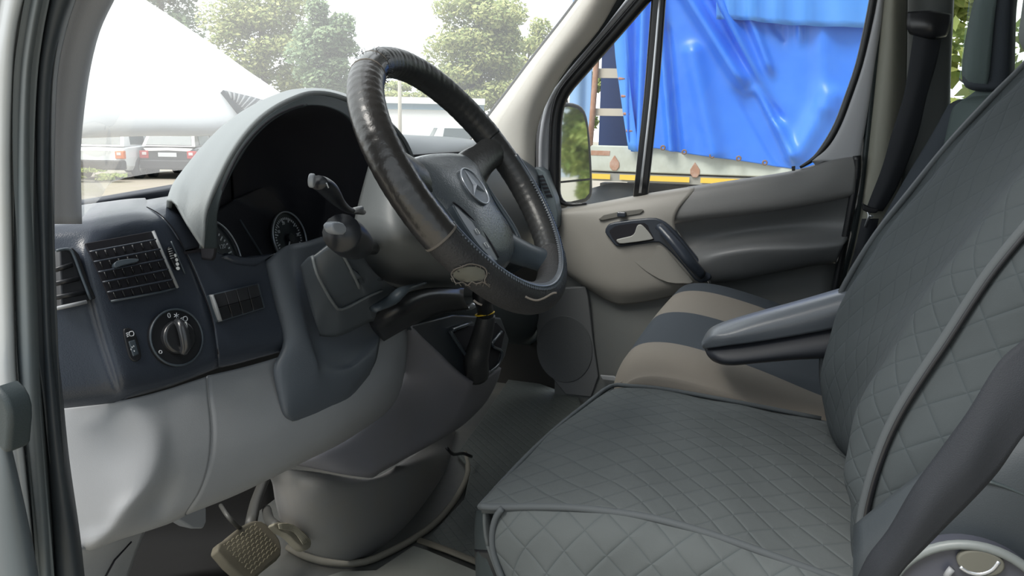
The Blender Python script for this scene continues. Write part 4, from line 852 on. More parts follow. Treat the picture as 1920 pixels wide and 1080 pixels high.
# armrest
arm = surf('armrest', [[P(a, b, x=x) for a, b, x in r] for r in (
    [(1600, 533, .90), (1500, 562, .90), (1420, 584, .90), (1360, 602, .90), (1330, 617, .90), (1316, 640, .88)],
    [(1600, 538, .85), (1500, 566, .85), (1420, 588, .85), (1362, 606, .85), (1332, 620, .85), (1315, 642, .85)],
    [(1600, 550, .82), (1500, 580, .82), (1420, 601, .82), (1364, 618, .82), (1334, 628, .82), (1315, 645, .835)],
    [(1600, 580, .81), (1500, 605, .81), (1420, 622, .81), (1366, 632, .81), (1336, 638, .815), (1316, 648, .83)],
    [(1600, 610, .82), (1500, 628, .815), (1420, 641, .815), (1366, 648, .815), (1338, 652, .82), (1319, 654, .835)])], M['armt'], seat, nu=5, nv=4, th=.01)
surf('armrest_shell', [[P(a, b, x=x) for a, b, x in r] for r in (
    [(1600, 604, .835), (1500, 623, .83), (1420, 637, .83), (1366, 644, .83), (1338, 649, .833), (1320, 652, .845)],
    [(1600, 640, .815), (1500, 650, .812), (1420, 662, .812), (1370, 668, .812), (1342, 668, .815), (1326, 666, .83)],
    [(1600, 668, .82), (1500, 672, .815), (1420, 679, .815), (1378, 683, .815), (1352, 682, .82), (1334, 675, .835)],
    [(1600, 670, .88), (1500, 674, .88), (1420, 681, .88), (1380, 685, .88), (1356, 684, .88), (1340, 679, .88)])], M['armb'], seat, nu=5, nv=4, th=.008)
# side shield and recliner wheel
surf('side_shield', [[P(a, b, x=c) for a, b, c in r] for r in ([(1600, 985, .302), (1700, 905, .298), (1820, 820, .296), (1940, 770, .296), (2080, 770, .30), (2250, 830, .305)], [(1600, 1050, .28), (1720, 965, .27), (1840, 890, .265), (1960, 835, .265), (2100, 830, .27), (2270, 890, .28)], [(1600, 1140, .28), (1720, 1090, .265), (1840, 1040, .26), (1970, 985, .26), (2110, 970, .265), (2280, 1000, .28)], [(1600, 1300, .28), (1720, 1260, .27), (1840, 1220, .27), (1980, 1180, .27), (2120, 1160, .27), (2290, 1160, .28)])], mat('seat side shield', (.030, .038, .045), .6, grain=.2), seat, th=.01)
tube('shield_trim', [P(a, b, x=.262) for a, b in ((1846, 900), (1880, 910), (1930, 930), (1990, 955))], .0035, M['lip'], seat, seg=8, n=2, flat=.5)
rcx = .245
fa, fb = V((0, 1, 0)), V((0, 0, 1)); kc2 = P(1812, 1150, x=rcx)
rw = plate('recliner_wheel', circ(kc2, fa, fb, .064, 48, .066), mat('recliner dark', (.06, .065, .085), .4), seat, th=.02, bevel=.004)
mk('wheel_rim', *tube_v(circ(kc2-V((.004, 0, 0)), fa, fb, .064, 56, .066), .0042, 8, True), mat('recliner rim', (.17, .19, .19), .45), rw)
plate('knob_cap', circ(P(1838, 1054, x=rcx-.004), fa, fb, .018, 24, .012), M['foam'], rw, th=.004, rise=.003, bevel=.002)
tube('knob_edge', [P(a, b, x=rcx-.006) for a, b in ((1800, 1062), (1815, 1072), (1838, 1076), (1860, 1068), (1873, 1052))], .002, M['chrome'], rw, seg=8, n=3)
tube('knob_edge', [P(a, b, x=rcx-.006) for a, b in ((1774, 1082), (1780, 1072), (1785, 1066))], .003, M['grey'], rw, seg=8)
# driver belt
bl_ = E('seat_belt', 'dark driver seat belt webbing hanging diagonally, close by at the lower right', 'seat belt', tuple(P(1750, 930, x=.05)))
surf('webbing', [[P(1975, 575, x=.10), P(1990, 650, x=.09), P(2010, 745, x=.09)], [P(1920, 635, x=.09), P(1925, 720, x=.08), P(1930, 805, x=.08)], [P(1871, 680, x=.085), P(1873, 780, x=.075), P(1872, 885, x=.08)], [P(1815, 770, x=.08), P(1820, 860, x=.07), P(1822, 940, x=.078)], [P(1760, 846, x=.08), P(1770, 915, x=.07), P(1778, 984, x=.078)],
    [P(1712, 912, x=.08), P(1723, 975, x=.07), P(1733, 1030, x=.078)], [P(1665, 992, x=.085), P(1680, 1040, x=.075), P(1692, 1072, x=.08)], [P(1625, 1045, x=.09), P(1645, 1090, x=.08), P(1660, 1125, x=.085)], [P(1596, 1110, x=.10), P(1620, 1150, x=.09), P(1640, 1180, x=.09)]], M['belt'], bl_, th=.0018)

# ------------------------------------------------------------------ passenger bench
bench = E('passenger_bench', 'passenger bench with beige grey and dark blue striped fabric beside the far door', 'bench', (1.3, -.35, .9))
pf = [(-.15, 1.00), (-.135, 1.12), (-.117, 1.22), (-.125, 1.268), (-.150, 1.298), (-.20, 1.308), (-.27, 1.300), (-.37, 1.275), (-.48, 1.240), (-.60, 1.21)]
xs = [.872, .874, .88, .90, .93, .975, 1.06, 1.15, 1.22, 1.30, 1.40, 1.48, 1.56, 1.62, 1.66, 1.672]
def lowr(x):  # rounding of both ends and slight dish
    a = max(0, (.93-x)/.058); b = max(0, (x-1.60)/.072); e = min(1, max(a, b)); return .045*e**2.2 - .006*math.sin(max(0, min(1, (x-.93)/.67))*math.pi)
rows = []
rows.append([V((.872, y, z-.12 if z > 1.2 else z-.02)) for y, z in pf])
for x in xs[1:]: rows.append([V((x, y - (lowr(x)*.3 if z > 1.1 else 0), z-lowr(x))) for y, z in pf])
rows.append([V((1.674, y, z-.12)) for y, z in pf])
bc_ = surf('cushion', rows, M['seatl'], bench, nu=5, nv=4, th=.01)
bc_.data.materials.append(M['seatd'])
bo = V(bench['_o'])
for p in bc_.data.polygons:
    c = p.center + bo
    if .975 < c.x < 1.22 or c.x > 1.48: p.material_index = 1
tube('cushion_fold', [V((.885, -.135, 1.25)), V((.905, -.21, 1.272)), V((.92, -.30, 1.256)), V((.91, -.40, 1.233)), V((.90, -.47, 1.205))], .003, M['seatl'], bench, seg=8, n=4)
box('bench_base', (1.28, -.40, 1.03), .36, .20, .15, M['foot'], bench, .02)
# backrest
surf('backrest_bolster', [[P(a, b, x=x) for a, b, x in r] for r in (
    [(1778, 196, 1.66), (1800, 186, 1.64), (1840, 184, 1.62)], [(1748, 250, 1.67), (1775, 245, 1.63), (1800, 245, 1.62)], [(1700, 330, 1.67), (1730, 330, 1.63), (1770, 330, 1.62)], [(1655, 410, 1.67), (1690, 410, 1.62), (1740, 410, 1.61)],
    [(1615, 490, 1.66), (1650, 490, 1.60), (1700, 490, 1.59)], [(1580, 570, 1.64), (1620, 570, 1.58), (1680, 570, 1.58)], [(1545, 660, 1.62), (1590, 660, 1.56), (1650, 660, 1.56)], [(1520, 740, 1.62), (1570, 740, 1.56), (1630, 740, 1.56)])], M['seatd'], bench, nu=4, nv=4, th=.05)
surf('backrest', [[P(a, b, x=x) for a, b, x in r] for r in (
    [(1792, 196, 1.60), (1820, 180, 1.50), (1870, 176, 1.40), (1960, 180, 1.2)], [(1782, 215, 1.60), (1830, 205, 1.50), (1880, 205, 1.40), (1970, 210, 1.2)], [(1762, 300, 1.60), (1800, 300, 1.50), (1860, 300, 1.40), (1950, 300, 1.2)],
    [(1740, 350, 1.60), (1780, 360, 1.50), (1830, 370, 1.40), (1930, 400, 1.2)], [(1690, 500, 1.58), (1740, 510, 1.48), (1800, 520, 1.35), (1900, 540, 1.1)], [(1640, 700, 1.55), (1690, 710, 1.45), (1750, 720, 1.3), (1850, 740, 1.1)])], M['seatg'], bench, nu=4, nv=4, th=.05)
surf('piping_strip', [[P(a-8, b, x=1.53), P(a, b, x=1.515), P(a+9, b, x=1.52)] for a, b in ((1852, 181), (1843, 200), (1822, 250), (1790, 315), (1755, 375), (1715, 440))], mat('grey seat strip', (.17, .19, .20), .8), bench, th=.006)
hr = E('headrest', 'dark head restraint on the passenger bench backrest, cut by the upper right edge', 'headrest', tuple(P(1850, 170, x=1.45)))
surf('pad', [[P(a, b, x=x) for a, b, x in r] for r in (
    [(1838, -30, 1.50), (1848, -30, 1.44), (1876, -30, 1.42), (1900, -30, 1.42), (1912, -30, 1.46)], [(1824, 20, 1.50), (1832, 20, 1.43), (1868, 20, 1.41), (1896, 20, 1.41), (1906, 20, 1.46)], [(1812, 80, 1.50), (1822, 80, 1.43), (1862, 80, 1.41), (1894, 80, 1.41), (1904, 80, 1.46)],
    [(1804, 140, 1.50), (1814, 142, 1.43), (1856, 144, 1.41), (1890, 144, 1.41), (1902, 138, 1.46)], [(1808, 160, 1.50), (1818, 166, 1.44), (1852, 170, 1.42), (1880, 168, 1.42), (1892, 160, 1.46)], [(1815, 166, 1.56), (1830, 170, 1.54), (1850, 173, 1.53), (1870, 171, 1.53), (1886, 164, 1.54)])], M['seatd'], hr, nu=4, nv=4, th=.03)
surf('side_face', [[P(a, b, x=x) for a, b, x in r] for r in ([(1836, -30, 1.505), (1848, -30, 1.435), (1874, -30, 1.415)], [(1821, 20, 1.505), (1832, 20, 1.425), (1866, 20, 1.405)], [(1809, 80, 1.505), (1822, 80, 1.425), (1860, 80, 1.405)], [(1803, 138, 1.505), (1814, 142, 1.425), (1854, 144, 1.405)], [(1810, 158, 1.505), (1820, 164, 1.435), (1848, 168, 1.415)])], M['seatg'], hr, nu=4, nv=4, th=.01)
for x in (1843, 1868): tube('post', [P(x, 165, x=1.5), P(x-3, 200, x=1.5)], .006, M['steel'], hr, seg=10)
# passenger belt
pbelt = E('seat_belt', 'black passenger seat belt hanging down the far pillar from its upper anchor', 'seat belt', tuple(P(1620, 420, x=1.72)))
surf('webbing', [[P(a, b, x=1.745), P((a+c)/2, b, x=1.735), P(c, b, x=1.745)] for a, b, c in ((1716, 40, 1770), (1706, 110, 1758), (1694, 180, 1738), (1672, 250, 1722), (1655, 310, 1700), (1636, 360, 1678), (1622, 396, 1655))], M['belt'], pbelt, th=.002)
surf('anchor', [[P(1702, 22, x=1.74), P(1745, 20, x=1.715), P(1786, 26, x=1.73)], [P(1700, 45, x=1.73), P(1745, 45, x=1.70), P(1784, 45, x=1.72)], [P(1704, 62, x=1.735), P(1748, 70, x=1.71), P(1776, 66, x=1.725)], [P(1712, 66, x=1.76), P(1748, 74, x=1.75), P(1770, 70, x=1.75)]], M['black'], pbelt, th=.02)
plate('anchor_tab', [P(a, b, x=1.728) for a, b in ((1706, 36), (1713, 34), (1714, 50), (1707, 54))], M['foam'], pbelt, th=.006)
plate('belt_stop', [P(a, b, x=1.73) for a, b in ((1616, 380), (1630, 388), (1648, 392), (1644, 400), (1628, 400), (1617, 394))], M['black'], pbelt, th=.02, bevel=.004)
tube('latch_tongue', [P(1626, 396, x=1.735), P(1630, 404, x=1.73), P(1626, 414, x=1.73), P(1622, 426, x=1.735)], [.003, .005, .004, .004], M['chrome'], pbelt, seg=8, n=3, flat=.5)
tube('latch_tongue', [P(1630, 404, x=1.73), P(1637, 406, x=1.73)], .003, M['chrome'], pbelt, seg=8)
surf('lower_webbing', [[P(a, b, x=1.745), P((a+c)/2, b, x=1.735), P(c, b, x=1.745)] for a, b, c in ((1616, 410, 1648), (1602, 470, 1634), (1584, 530, 1614), (1560, 600, 1590))], M['belt'], pbelt, th=.002)

# ------------------------------------------------------------------ raised bonnet seen through the windscreen
HP = (V((.95, 1.02, 1.66)), V((0, -1.0, .80)))
hood = E('raised_bonnet', 'raised white bonnet standing open in front of the windscreen, black louvred corner', 'bonnet', (.95, 1.02, 1.66))
M['bonnet'] = mat('white paint', (.90, .91, .92), .45)
def HH(px, py, o=0): return P(px, py, pl=HP, off=o)
rowsb = [[HH(20, 262, -.02), HH(155, 259), HH(280, 255), HH(400, 254), HH(520, 240), HH(600, 222, .0)],
         [HH(20, 240), HH(155, 236, .02), HH(280, 232, .03), HH(400, 228, .03), HH(520, 208, .02), HH(585, 205, .0)],
         [HH(20, 180), HH(155, 175, .03), HH(270, 170, .04), HH(380, 165, .04), HH(480, 165, .03), HH(548, 188, -.0)],
         [HH(20, 100), HH(155, 95, .03), HH(255, 88, .04), HH(350, 85, .04), HH(410, 95, .03), HH(447, 121, -.0)],
         [HH(20, 20), HH(155, 10, .03), HH(215, 4, .04), HH(275, 8, .04), HH(310, 24, .03), HH(338, 52, -.0)],
         [HH(20, -90), HH(100, -90, .03), HH(150, -90, .04), HH(190, -60, .04), HH(215, -30, .03), HH(240, -6, -.0)]]
surf('panel', rowsb, M['bonnet'], hood, nu=5, nv=5, th=.02)
lv = plate('louvre', [HH(a, b, .05) for a, b in ((418, 168), (470, 180), (512, 192), (500, 200), (486, 208), (466, 218), (440, 192))], M['dash2'], hood, th=.02, bevel=.002)
for k in range(8):
    u = k/8; a = V((424, 170)).lerp(V((505, 192)), u+.06); b = V((430, 180)).lerp(V((468, 214)), min(1, u+.12)); tube('slat', [HH(a.x, a.y, .053), HH(b.x, b.y, .053)], .003, M['grey'], lv, seg=6)

# ------------------------------------------------------------------ parked cars
def car(name, label, org, ang, col, L=4.4, Wd=.84, H=1.46, hatch=.35, plate_=True, dark=False, tail=(.5, .03, .03)):
    t = E(name, label, 'car', tuple(org)); c, s_ = math.cos(ang), math.sin(ang)
    def q(x, y, z): return V(org) + V((x*c-y*s_, x*s_+y*c, z))
    pm_ = mat(name+' paint '+label[:9], col, .3, coat=.6)
    st = [(0, .45, .80, .80), (.05, .30, .88, .93), (.25, .26, .92, .97), (1.0, .24, .94, 1.0), (2.4, .24, .94, 1.0), (3.3, .24, .90, .99), (4.1, .28, .74, .92), (L-.05, .32, .66, .80), (L, .42, .60, .75)]
    rows = []
    for x, z0, z1, wf in st:
        w_ = Wd*wf; rows.append([q(x, -w_*.92, z0), q(x, -w_, z0+.12), q(x, -w_*1.01, .62), q(x, -w_*.97, z1-.04), q(x, -w_*.90, z1), q(x, 0, z1+.02), q(x, w_*.90, z1), q(x, w_*.97, z1-.04), q(x, w_*1.01, .62), q(x, w_, z0+.12), q(x, w_*.92, z0)])
    rows = [[r[0].lerp(r[10], .5)]*11 if 0 else r for r in rows]
    rows.insert(0, [q(.03, 0, .62)]*11); rows.append([q(L-.03, 0, .5)]*11)
    k = 11; v = [p for r in rows for p in r]; f = [(i*k+j, i*k+(j+1) % k, (i+1)*k+(j+1) % k, (i+1)*k+j) for i in range(len(rows)-1) for j in range(k)]
    mk('body', v, f, pm_, t, smooth=False)
    g0, g1, g2, g3 = .08, hatch+.1, 2.55, 3.35
    def gh(x, zz, w1): return [q(x, -Wd*w1, zz), q(x, Wd*w1, zz)]
    base = .93; A = [q(g0, -Wd*.90, base), q(g0, Wd*.90, base)]; B = [q(g1, -Wd*.74, H-.03), q(g1, Wd*.74, H-.03)]; C_ = [q(g2, -Wd*.76, H-.02), q(g2, Wd*.76, H-.02)]; D_ = [q(g3, -Wd*.90, base), q(g3, Wd*.90, base)]
    v = A+B+C_+D_; mk('cabin', v, [(0, 1, 3, 2), (2, 3, 5, 4), (4, 5, 7, 6), (0, 2, 4, 6), (1, 7, 5, 3), (0, 6, 7, 1)], pm_, t, smooth=False)
    wg = mat(name+' window glass', (.10, .13, .14), .15, spec=.25)
    def quad(nm, a, b, cc_, d_, m_, o=.012):
        n_ = (b-a).cross(d_-a).normalized(); cen_ = (a+b+cc_+d_)*.25
        if n_.dot(cen_-q(1.7, 0, 1.0)) < 0: n_ = -n_
        P4 = [a, b, cc_, d_]; P4 = [cen_+(p-cen_)*.86+n_*o for p in P4]; v = P4+[p-n_*.02 for p in P4]
        return mk(nm, v, [(0, 1, 2, 3), (7, 6, 5, 4), (0, 4, 5, 1), (1, 5, 6, 2), (2, 6, 7, 3), (3, 7, 4, 0)], m_, t, smooth=False)
    quad('rear_window', A[0], A[1], B[1], B[0], wg); quad('windscreen', C_[0], C_[1], D_[1], D_[0], wg)
    for i in (0, 1):
        a, b, c2, d2 = A[i], B[i], C_[i], D_[i]; m1 = b.lerp(c2, .48); m0 = a.lerp(d2, .42); m2 = b.lerp(c2, .05); n0 = a.lerp(d2, .10)
        quad('side_window', n0, m2, m1, m0, wg); quad('side_window', m0, m1, c2, d2.lerp(a, .08), wg)
    for x in (.82, 3.5):
        for y in (-1, 1):
            c0_ = q(x, y*Wd*.93, .31); ax = (q(0, 1, 0)-q(0, 0, 0)); fx = (q(1, 0, 0)-q(0, 0, 0)); v, f = tube_v([c0_-ax*.10, c0_-ax*.09, c0_+ax*.09, c0_+ax*.10], [.28, .31, .31, .28], 24, upv=fx)
            tw = mk('wheel', v, f, M['rubber'], t); v, f = tube_v([c0_+ax*(.104*y-.01), c0_+ax*(.104*y+.01)], .17, 16, upv=fx); mk('hub', v, f, M['chrome'], tw)
    dk = mat('bumper dark', (.035, .035, .04), .5)
    m = MB(); R3 = Matrix.Rotation(ang, 3, 'Z')
    box('rear_bumper', q(.02, 0, .42), .10, Wd*.94, .13, dk if dark or True else pm_, t, .03, R3)
    if plate_: box('number_plate', q(-.04, 0, .70), .015, .26, .058, mat('plate white', (.7, .72, .75), .4), t, .003, R3)
    for y in (-1, 1):
        tl_ = box('tail_light', q(.03, y*Wd*.80, .70), .06, .13, .11, mat('tail red', tail, .25), t, .02, R3)
        box('reversing_light', q(-.03, y*Wd*.78, .73), .012, .06, .04, mat('tail clear', (.8, .7, .7), .25), tl_, .004, R3)
    for x in (1.25, 2.3): box('door_handle', q(x, -Wd*1.0, .86), .09, .02, .012, M['chrome'], t, .004, R3)
    return t
b0 = P(318, 336, z=0)
car('estate_car', 'black estate car seen from behind through the windscreen, white number plate and red lights', (b0.x, b0.y, 0), math.radians(22), (.02, .025, .03), H=1.50)
b0 = P(184, 337, z=0)
car('hatchback_car', 'white car with orange tail light and dark bumper, left of the black estate car', (b0.x, b0.y, 0), math.radians(19), (.88, .90, .92), L=4.2, H=1.62, plate_=False, tail=(.75, .18, .03))

# ------------------------------------------------------------------ vegetation
def leafmat(n, a, b):
    m = mat(n, a, .7); t = m.node_tree; bs = t.nodes['Principled BSDF']; g = t.nodes.new('ShaderNodeNewGeometry'); r = t.nodes.new('ShaderNodeValToRGB')
    r.color_ramp.elements[0].color = (*a, 1); r.color_ramp.elements[1].color = (*b, 1); t.links.new(g.outputs['Random Per Island'], r.inputs[0]); t.links.new(r.outputs[0], bs.inputs['Base Color']); return m
LG = leafmat('leaves yellow green', (.20, .27, .09), (.52, .52, .22)); LD = leafmat('leaves green', (.14, .22, .12), (.30, .38, .20)); LH = leafmat('hedge leaves', (.16, .24, .05), (.38, .42, .12))
BARK = mat('bark', (.12, .10, .08), .9)
def leaves(blobs, n, size, m, name, parent):
    v, f = [], []
    for c, r in blobs:
        for _ in range(n):
            d = V((random.gauss(0, 1), random.gauss(0, 1), random.gauss(0, 1))).normalized(); rr = random.random()**.4
            p = V(c) + V((d.x*r[0], d.y*r[1], d.z*r[2]))*rr; a = V((random.gauss(0, 1), random.gauss(0, 1), random.gauss(0, 1))).normalized(); b = a.orthogonal().normalized()
            s = size*random.uniform(.6, 1.3); k = len(v); v += [p-a*s, p+b*s*.55, p+a*s, p-b*s*.55]; f.append((k, k+1, k+2, k+3))
    return mk(name, v, f, m, parent, smooth=False)
def tree(name, label, cat, base, h, r, m, n=260, blobs=16, size=.22, low=.35, group=None):
    t = E(name, label, cat, tuple(base), group=group); base = V(base)
    tube('trunk', [base, base+V((.1, 0, h*.4)), base+V((-.1, .1, h*.85))], [h*.028, h*.02, h*.006], BARK, t, seg=8, n=3)
    bl = []
    for k in range(blobs):
        z = low + (1-low)*((k+.5)/blobs); w_ = r*math.sqrt(max(.06, 1-((z-.6)/.48)**2)); a = k*2.4
        jj = random.uniform(.35, .75); q_ = random.uniform(.34, .62); bl.append((base + V((math.cos(a)*w_*jj, math.sin(a)*w_*jj, h*z+random.uniform(-.05, .05)*h)), (w_*q_, w_*q_, h*random.uniform(.06, .12))))
    for k in range(0, blobs, 3): tube('branch', [base+V((0, 0, h*(.3+.03*k))), bl[k][0]], [h*.009, h*.003], BARK, t, seg=6)
    leaves(bl, n, size, m, 'foliage', t); return t
def gpos(px, dist):
    r = ray(px, 235); r = V((r.x, r.y, 0)).normalized(); return (CAM.x+r.x*dist, CAM.y+r.y*dist, 0)
tree('leafy_tree', 'tall green tree beyond the raised bonnet, nearest its upper edge', 'tree', gpos(318, 58), 13.0, 3.0, LD, n=700, blobs=20, size=.16)
tree('leafy_tree', 'tall yellow green tree through the windscreen, just left of the wheel top', 'tree', gpos(498, 49), 9.4, 3.0, LG, n=900, blobs=22, size=.14)
tree('leafy_tree', 'rounded green tree standing directly behind the left side of the steering wheel', 'tree', gpos(618, 41), 6.7, 1.8, LD, n=700, blobs=18, size=.13)
tree('leafy_tree', 'dense light green tree between the steering wheel and the far windscreen pillar', 'tree', gpos(900, 46), 8.6, 3.0, LG, n=900, blobs=26, low=.2, size=.14)
tree('leafy_tree', 'pale tree half hidden behind the far windscreen pillar', 'tree', gpos(985, 57), 8.0, 2.6, LG, n=500, blobs=16, low=.2, size=.16)
tree('bush', 'low pale green bush showing inside the steering wheel ring', 'bush', gpos(768, 50), 4.0, 2.4, LG, n=500, blobs=12, low=.1, size=.14)
tree('bush', 'green shrub beside the tarpaulin trailer, seen through the front quarter window', 'bush', gpos(1066, 17), 3.2, 0.9, LH, n=500, blobs=10, size=.09, low=.05)
tree('bush', 'sunlit yellow green foliage behind the bench headrest, through the rear side window', 'bush', gpos(1850, 12), 4.5, 2.2, LH, n=500, blobs=12, size=.12, low=.1)
for k in range(9):
    p = (1.6+k*2.4, -22-random.uniform(0, .8), 0)
    tree('hedge_shrub', 'green shrub of the hedge behind the van, reflected in the far door mirror', 'shrub', p, random.uniform(5.2, 6.2), 1.25, LH, n=420, blobs=16, size=.2, low=.08, group='hedge shrubs behind the van')
m = tree('weed_patch', 'yellow green weeds at the edge of the ground beneath the white car', 'weeds', tuple(P(178, 340, z=0)), .35, .9, LH, n=120, blobs=5, size=.07, low=.1)

# ------------------------------------------------------------------ distant shed and white van
sh = E('white_shed', 'long low white shed with blue grey eaves band seen through the steering wheel', 'building', gpos(800, 32))
g0 = V(gpos(690, 32)); g1 = V(gpos(905, 32)); dv_ = (g1-g0); nv_ = V((dv_.y, -dv_.x, 0)).normalized(); nv_ = nv_ if nv_.dot(g0-CAM) > 0 else -nv_; cm = (g0+g1)*.5+nv_*3
MB().box(cm+V((0, 0, 1.12)), dv_*.5, nv_*3, (0, 0, 1.12)).build('wall', M['bonnet'], sh, False)
MB().box(cm+V((0, 0, 2.34)), dv_*.51, nv_*3.1, (0, 0, .11)).build('eaves_band', mat('eaves band', (.20, .30, .38), .6), sh, False)
MB().box(cm+V((0, 0, 2.57)), dv_*.515, nv_*3.2, (0, 0, .12)).build('roof', M['bonnet'], sh, False)
t = tube('utility_pole', [V(gpos(750, 30)), V(gpos(750, 30))+V((0, 0, 3.3))], .07, mat('pole', (.45, .42, .36), .8), None, seg=8); tag(t, 'thin pale pole in front of the white shed', 'pole')
p0 = gpos(790, 24); car('white_van', 'white parked vehicle low behind the dashboard, inside the steering wheel ring', p0, math.radians(-60), (.85, .87, .88), L=4.4, H=1.66)

# ------------------------------------------------------------------ tarpaulin trailer beside the passenger door
TX = 6.5
tr_ = E('tarpaulin_trailer', 'old trailer with white drop sides and blue tarpaulin, outside the passenger window', 'trailer', (TX+1.2, 0, 0))
def pjx(p):
    v = p-CAM; w_ = v.dot(FW); return 960+F*v.dot(RT)/w_, 540-F*v.dot(UP)/w_
folds = [(1288, -10, 1400, 170, 12, .10), (1320, -10, 1455, 215, 9, -.09), (1345, -10, 1480, 290, 12, .11), (1400, 170, 1478, 312, 16, -.10), (1236, -30, 1262, 280, 9, .07), (1250, 60, 1272, 285, 7, -.06), (1390, -10, 1440, 120, 8, .06), (1420, -10, 1455, 50, 7, -.05),
         (1468, -20, 1468, 55, 4, -.06), (1210, -20, 1200, 270, 8, .06), (1190, -20, 1188, 270, 6, -.05), (1176, 40, 1180, 270, 5, .05), (1540, -20, 1545, 200, 16, .03), (1500, -10, 1500, 60, 6, .04), (1560, 180, 1480, 315, 20, .05), (1300, 100, 1340, 285, 18, .05)]
def tdisp(v, i, j):
    x, y = pjx(v); s = 0
    for x0, y0, x1, y1, wd, am in folds:
        dx, dy = x1-x0, y1-y0; L2 = dx*dx+dy*dy; tt = ((x-x0)*dx+(y-y0)*dy)/L2; e = max(0, -tt, tt-1)*math.sqrt(L2); tt = max(0, min(1, tt))
        dd = abs((x-x0)*dy-(y-y0)*dx)/math.sqrt(L2); s += am*math.exp(-(dd/wd)**2)*math.exp(-(e/18)**2)
    return V((min(.035, -s*1.4), 0, 0))
hem = [(1184, 284), (1202, 284), (1225, 278), (1262, 284), (1300, 290), (1345, 296), (1390, 302), (1435, 309), (1480, 316), (1540, 322), (1700, 338)]
tl_e = [1150, 1190, 1225, 1262, 1300, 1345, 1390, 1435, 1480, 1540, 1700]
rows = []
for u in (-.25, 0, .2, .4, .6, .8, 1.0):
    r = []
    for k, (hx_, hy_) in enumerate(hem):
        y = -60 + (hy_+60)*(u+.25)/1.25; x = tl_e[k] + (hx_-tl_e[k])*max(0, u)
        r.append(P(x, y, x=TX-.06))
    rows.append(r)
surf('side_tarpaulin', rows, M['tarp'], tr_, nu=9, nv=14, th=.006, disp=tdisp)
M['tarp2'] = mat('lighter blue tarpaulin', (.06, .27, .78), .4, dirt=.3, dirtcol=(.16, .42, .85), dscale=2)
for k, (a, b) in enumerate(((1243, 277), (1283, 285), (1335, 292), (1385, 297), (1434, 305))):
    c = P(a, b, x=TX-.11); mk('eyelet', *tube_v(circ(c, V((0, 1, 0)), V((0, 0, 1)), .016, 16), .008, 6, True), mat('rusty steel', (.20, .13, .10), .6, metal=.3), tr_)
for (a, b) in ((1166, 147), (1171, 180), (1175, 213), (1180, 245)): tube('hook', [P(a-6, b, x=TX-.09), P(a+6, b+1, x=TX-.09)], .012, mat('rusty hook', (.35, .17, .12), .7), tr_, seg=8)
surf('backlit_band', [[P(x, -80, x=TX-.16) for x in (1344, 1400, 1470, 1560, 1700)], [P(x, -20, x=TX-.17) for x in (1344, 1400, 1470, 1560, 1700)], [P(x, y, x=TX-.15) for x, y in ((1344, 36), (1400, 38), (1470, 46), (1560, 50), (1700, 54))]], M['tarp2'], tr_, nu=6, nv=4, th=.006, disp=lambda v, i, j: V((.03*math.sin(j*38), 0, 0)))  # added sheet; its lighter blue stands for tarpaulin lit from behind
surf('edge_tarpaulin', [[P(1146, -60, x=TX-.09), P(1162, -60, x=TX-.10), P(1180, -60, x=TX-.09)], [P(1152, 85, x=TX-.09), P(1164, 85, x=TX-.10), P(1178, 90, x=TX-.09)], [P(1162, 170, x=TX-.09), P(1174, 170, x=TX-.10), P(1184, 180, x=TX-.09)], [P(1178, 280, x=TX-.09), P(1190, 284, x=TX-.10), P(1198, 284, x=TX-.09)]], M['tarp2'], tr_, nu=4, nv=5, th=.006)
M['board'] = mat('weathered white board', (.52, .56, .50), .7, dirt=.6, dirtcol=(.30, .30, .24), dscale=4)
ybk = 1.36
zt = P(1107, 272, x=TX).z; zb = P(1107, 320, x=TX).z
MB().box((TX, (ybk-1.3)/2, (zt+zb)/2-.0), (.02, 0, 0), (0, (ybk+1.3)/2, 0), (0, 0, (zt-zb)/2)).build('drop_side', M['board'], tr_, False, .01)
MB().box((TX+1.25, (ybk-1.3)/2, zb-.02), (1.2, 0, 0), (0, (ybk+1.3)/2, 0), (0, 0, .03)).build('load_floor', M['steel'], tr_, False)
for (a, b) in ((1108, 1144), (1162, 1293), (1314, 1468), (1490, 1640)):
    pa_, pb_ = P(a, 330, x=TX-.035), P(b, 330, x=TX-.035); MB().box(((TX-.035), (pa_.y+pb_.y)/2, zb-.045), (.004, 0, 0), (0, abs(pa_.y-pb_.y)/2, 0), (0, 0, .022)).build('yellow_strip', mat('yellow strip', (.75, .50, .06), .5), tr_, False)
MB().box((TX+.02, (ybk-1.3)/2, zb-.05), (.03, 0, 0), (0, (ybk+1.3)/2, 0), (0, 0, .035)).build('side_rail', mat('grey rail', (.28, .28, .25), .7), tr_, False)
MB().box((TX+.6, (ybk-1.3)/2, zb-.30), (.10, 0, 0), (0, (ybk+1.3)/2, 0), (0, 0, .16)).box((TX+1.9, (ybk-1.3)/2, zb-.30), (.10, 0, 0), (0, (ybk+1.3)/2, 0), (0, 0, .16)).build('chassis', M['steel'], tr_, False)
RU = mat('rust', (.36, .20, .13), .8, dirt=.6, dirtcol=(.50, .38, .32), dscale=20)
for cx, cy in ((1152, 305), (1303, 318)): plate('rusty_hinge', [P(cx+a, cy+b, x=TX-.03) for a, b in ((0, -14), (9, 0), (9, 8), (4, 15), (-4, 15), (-9, 8), (-9, 0))], RU, tr_, th=.02, bevel=.006)
plate('latch_slot', [P(a, b, x=TX-.024) for a, b in ((1108, 282), (1144, 283), (1143, 292), (1108, 291))], RU, tr_, th=.006, bevel=.002)
